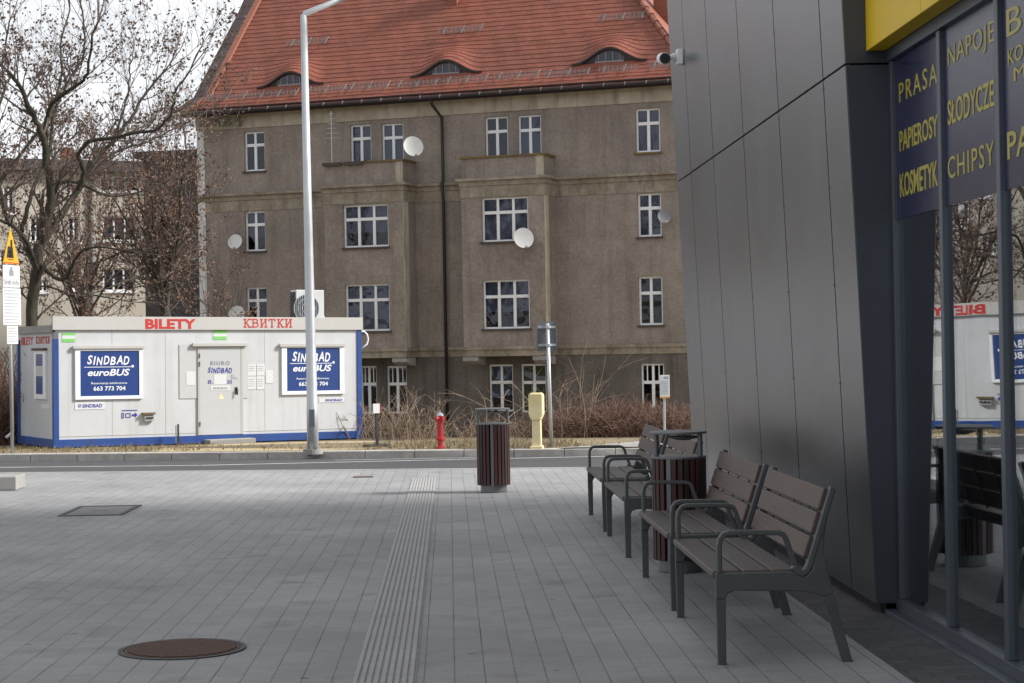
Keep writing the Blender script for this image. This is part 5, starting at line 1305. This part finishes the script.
# ============================================================= SKY, SUN, CAMERA
SUN_AZ, SUN_EL = R(-5), R(36)                        # azimuth from +X; the sun stands to the right, a little behind us
wd = bpy.data.worlds.new('World'); SC.world = wd; wd.use_nodes = True; nt = wd.node_tree; nt.nodes.clear()
N = nt.nodes.new; Lk = nt.links.new
out = N('ShaderNodeOutputWorld'); bg = N('ShaderNodeBackground'); bg.inputs[1].default_value = .1; Lk(bg.outputs[0], out.inputs[0])
sky = N('ShaderNodeTexSky'); sky.sky_type = 'NISHITA'; sky.sun_disc = False; sky.sun_elevation = SUN_EL; sky.sun_rotation = R(90)-SUN_AZ; sky.air_density = 1.2; sky.dust_density = 3
tc = N('ShaderNodeTexCoord'); mp = N('ShaderNodeMapping'); mp.inputs['Scale'].default_value = (1,1,2.4); Lk(tc.outputs['Generated'], mp.inputs[0])
nz = N('ShaderNodeTexNoise'); nz.inputs['Scale'].default_value = 3.2; nz.inputs['Detail'].default_value = 7; nz.inputs['Roughness'].default_value = .55; Lk(mp.outputs[0], nz.inputs['Vector'])
rp = N('ShaderNodeValToRGB'); e = rp.color_ramp.elements; e[0].position = .3; e[0].color = (7.4,7.65,8.05,1); e[1].position = .7; e[1].color = (9.5,9.65,9.9,1); Lk(nz.outputs[0], rp.inputs[0])
cv = N('ShaderNodeMapRange'); cv.inputs[1].default_value = .25; cv.inputs[2].default_value = .45; cv.inputs[3].default_value = .8; cv.inputs[4].default_value = .97; Lk(nz.outputs[0], cv.inputs[0])
mx = N('ShaderNodeMix'); mx.data_type = 'RGBA'; Lk(cv.outputs[0], mx.inputs[0]); Lk(sky.outputs[0], mx.inputs[6]); Lk(rp.outputs[0], mx.inputs[7]); 
sz = N('ShaderNodeSeparateXYZ'); Lk(tc.outputs['Generated'], sz.inputs[0])
el_ = N('ShaderNodeMapRange'); el_.inputs[1].default_value = .12; el_.inputs[2].default_value = .6; el_.inputs[3].default_value = 1.06; el_.inputs[4].default_value = .70; Lk(sz.outputs[2], el_.inputs[0])
ml = N('ShaderNodeMix'); ml.data_type = 'RGBA'; ml.blend_type = 'MULTIPLY'; ml.inputs[0].default_value = 1; Lk(mx.outputs[2], ml.inputs[6]); Lk(el_.outputs[0], ml.inputs[7]); Lk(ml.outputs[2], bg.inputs[0])
sd = bpy.data.lights.new('sun', 'SUN'); sd.energy = 4.8; sd.angle = R(11); sd.color = (1,.965,.915)
so = bpy.data.objects.new('sun', sd); COL.objects.link(so)
dirv = Vector((math.cos(SUN_EL)*math.cos(SUN_AZ), math.cos(SUN_EL)*math.sin(SUN_AZ), math.sin(SUN_EL)))
so.rotation_euler = dirv.to_track_quat('Z','Y').to_euler(); so.location = dirv*60
cd = bpy.data.cameras.new('camera'); cd.sensor_width = 36; cd.lens = F/1024*36; cd.clip_end = 6000; cd.clip_start = .1
co = bpy.data.objects.new('camera', cd); COL.objects.link(co)
co.matrix_world = Matrix.Translation(CAM) @ Matrix.Rotation(R(90),4,'X') @ Matrix.Rotation(-RHO,4,'Z')
SC.camera = co
vs_ = SC.view_settings; vs_.view_transform = 'Standard'; vs_.look = 'None'; vs_.gamma = 1; vs_.use_curve_mapping = False; vs_.exposure = .28
SC.cycles.max_bounces = 8; SC.cycles.transparent_max_bounces = 12
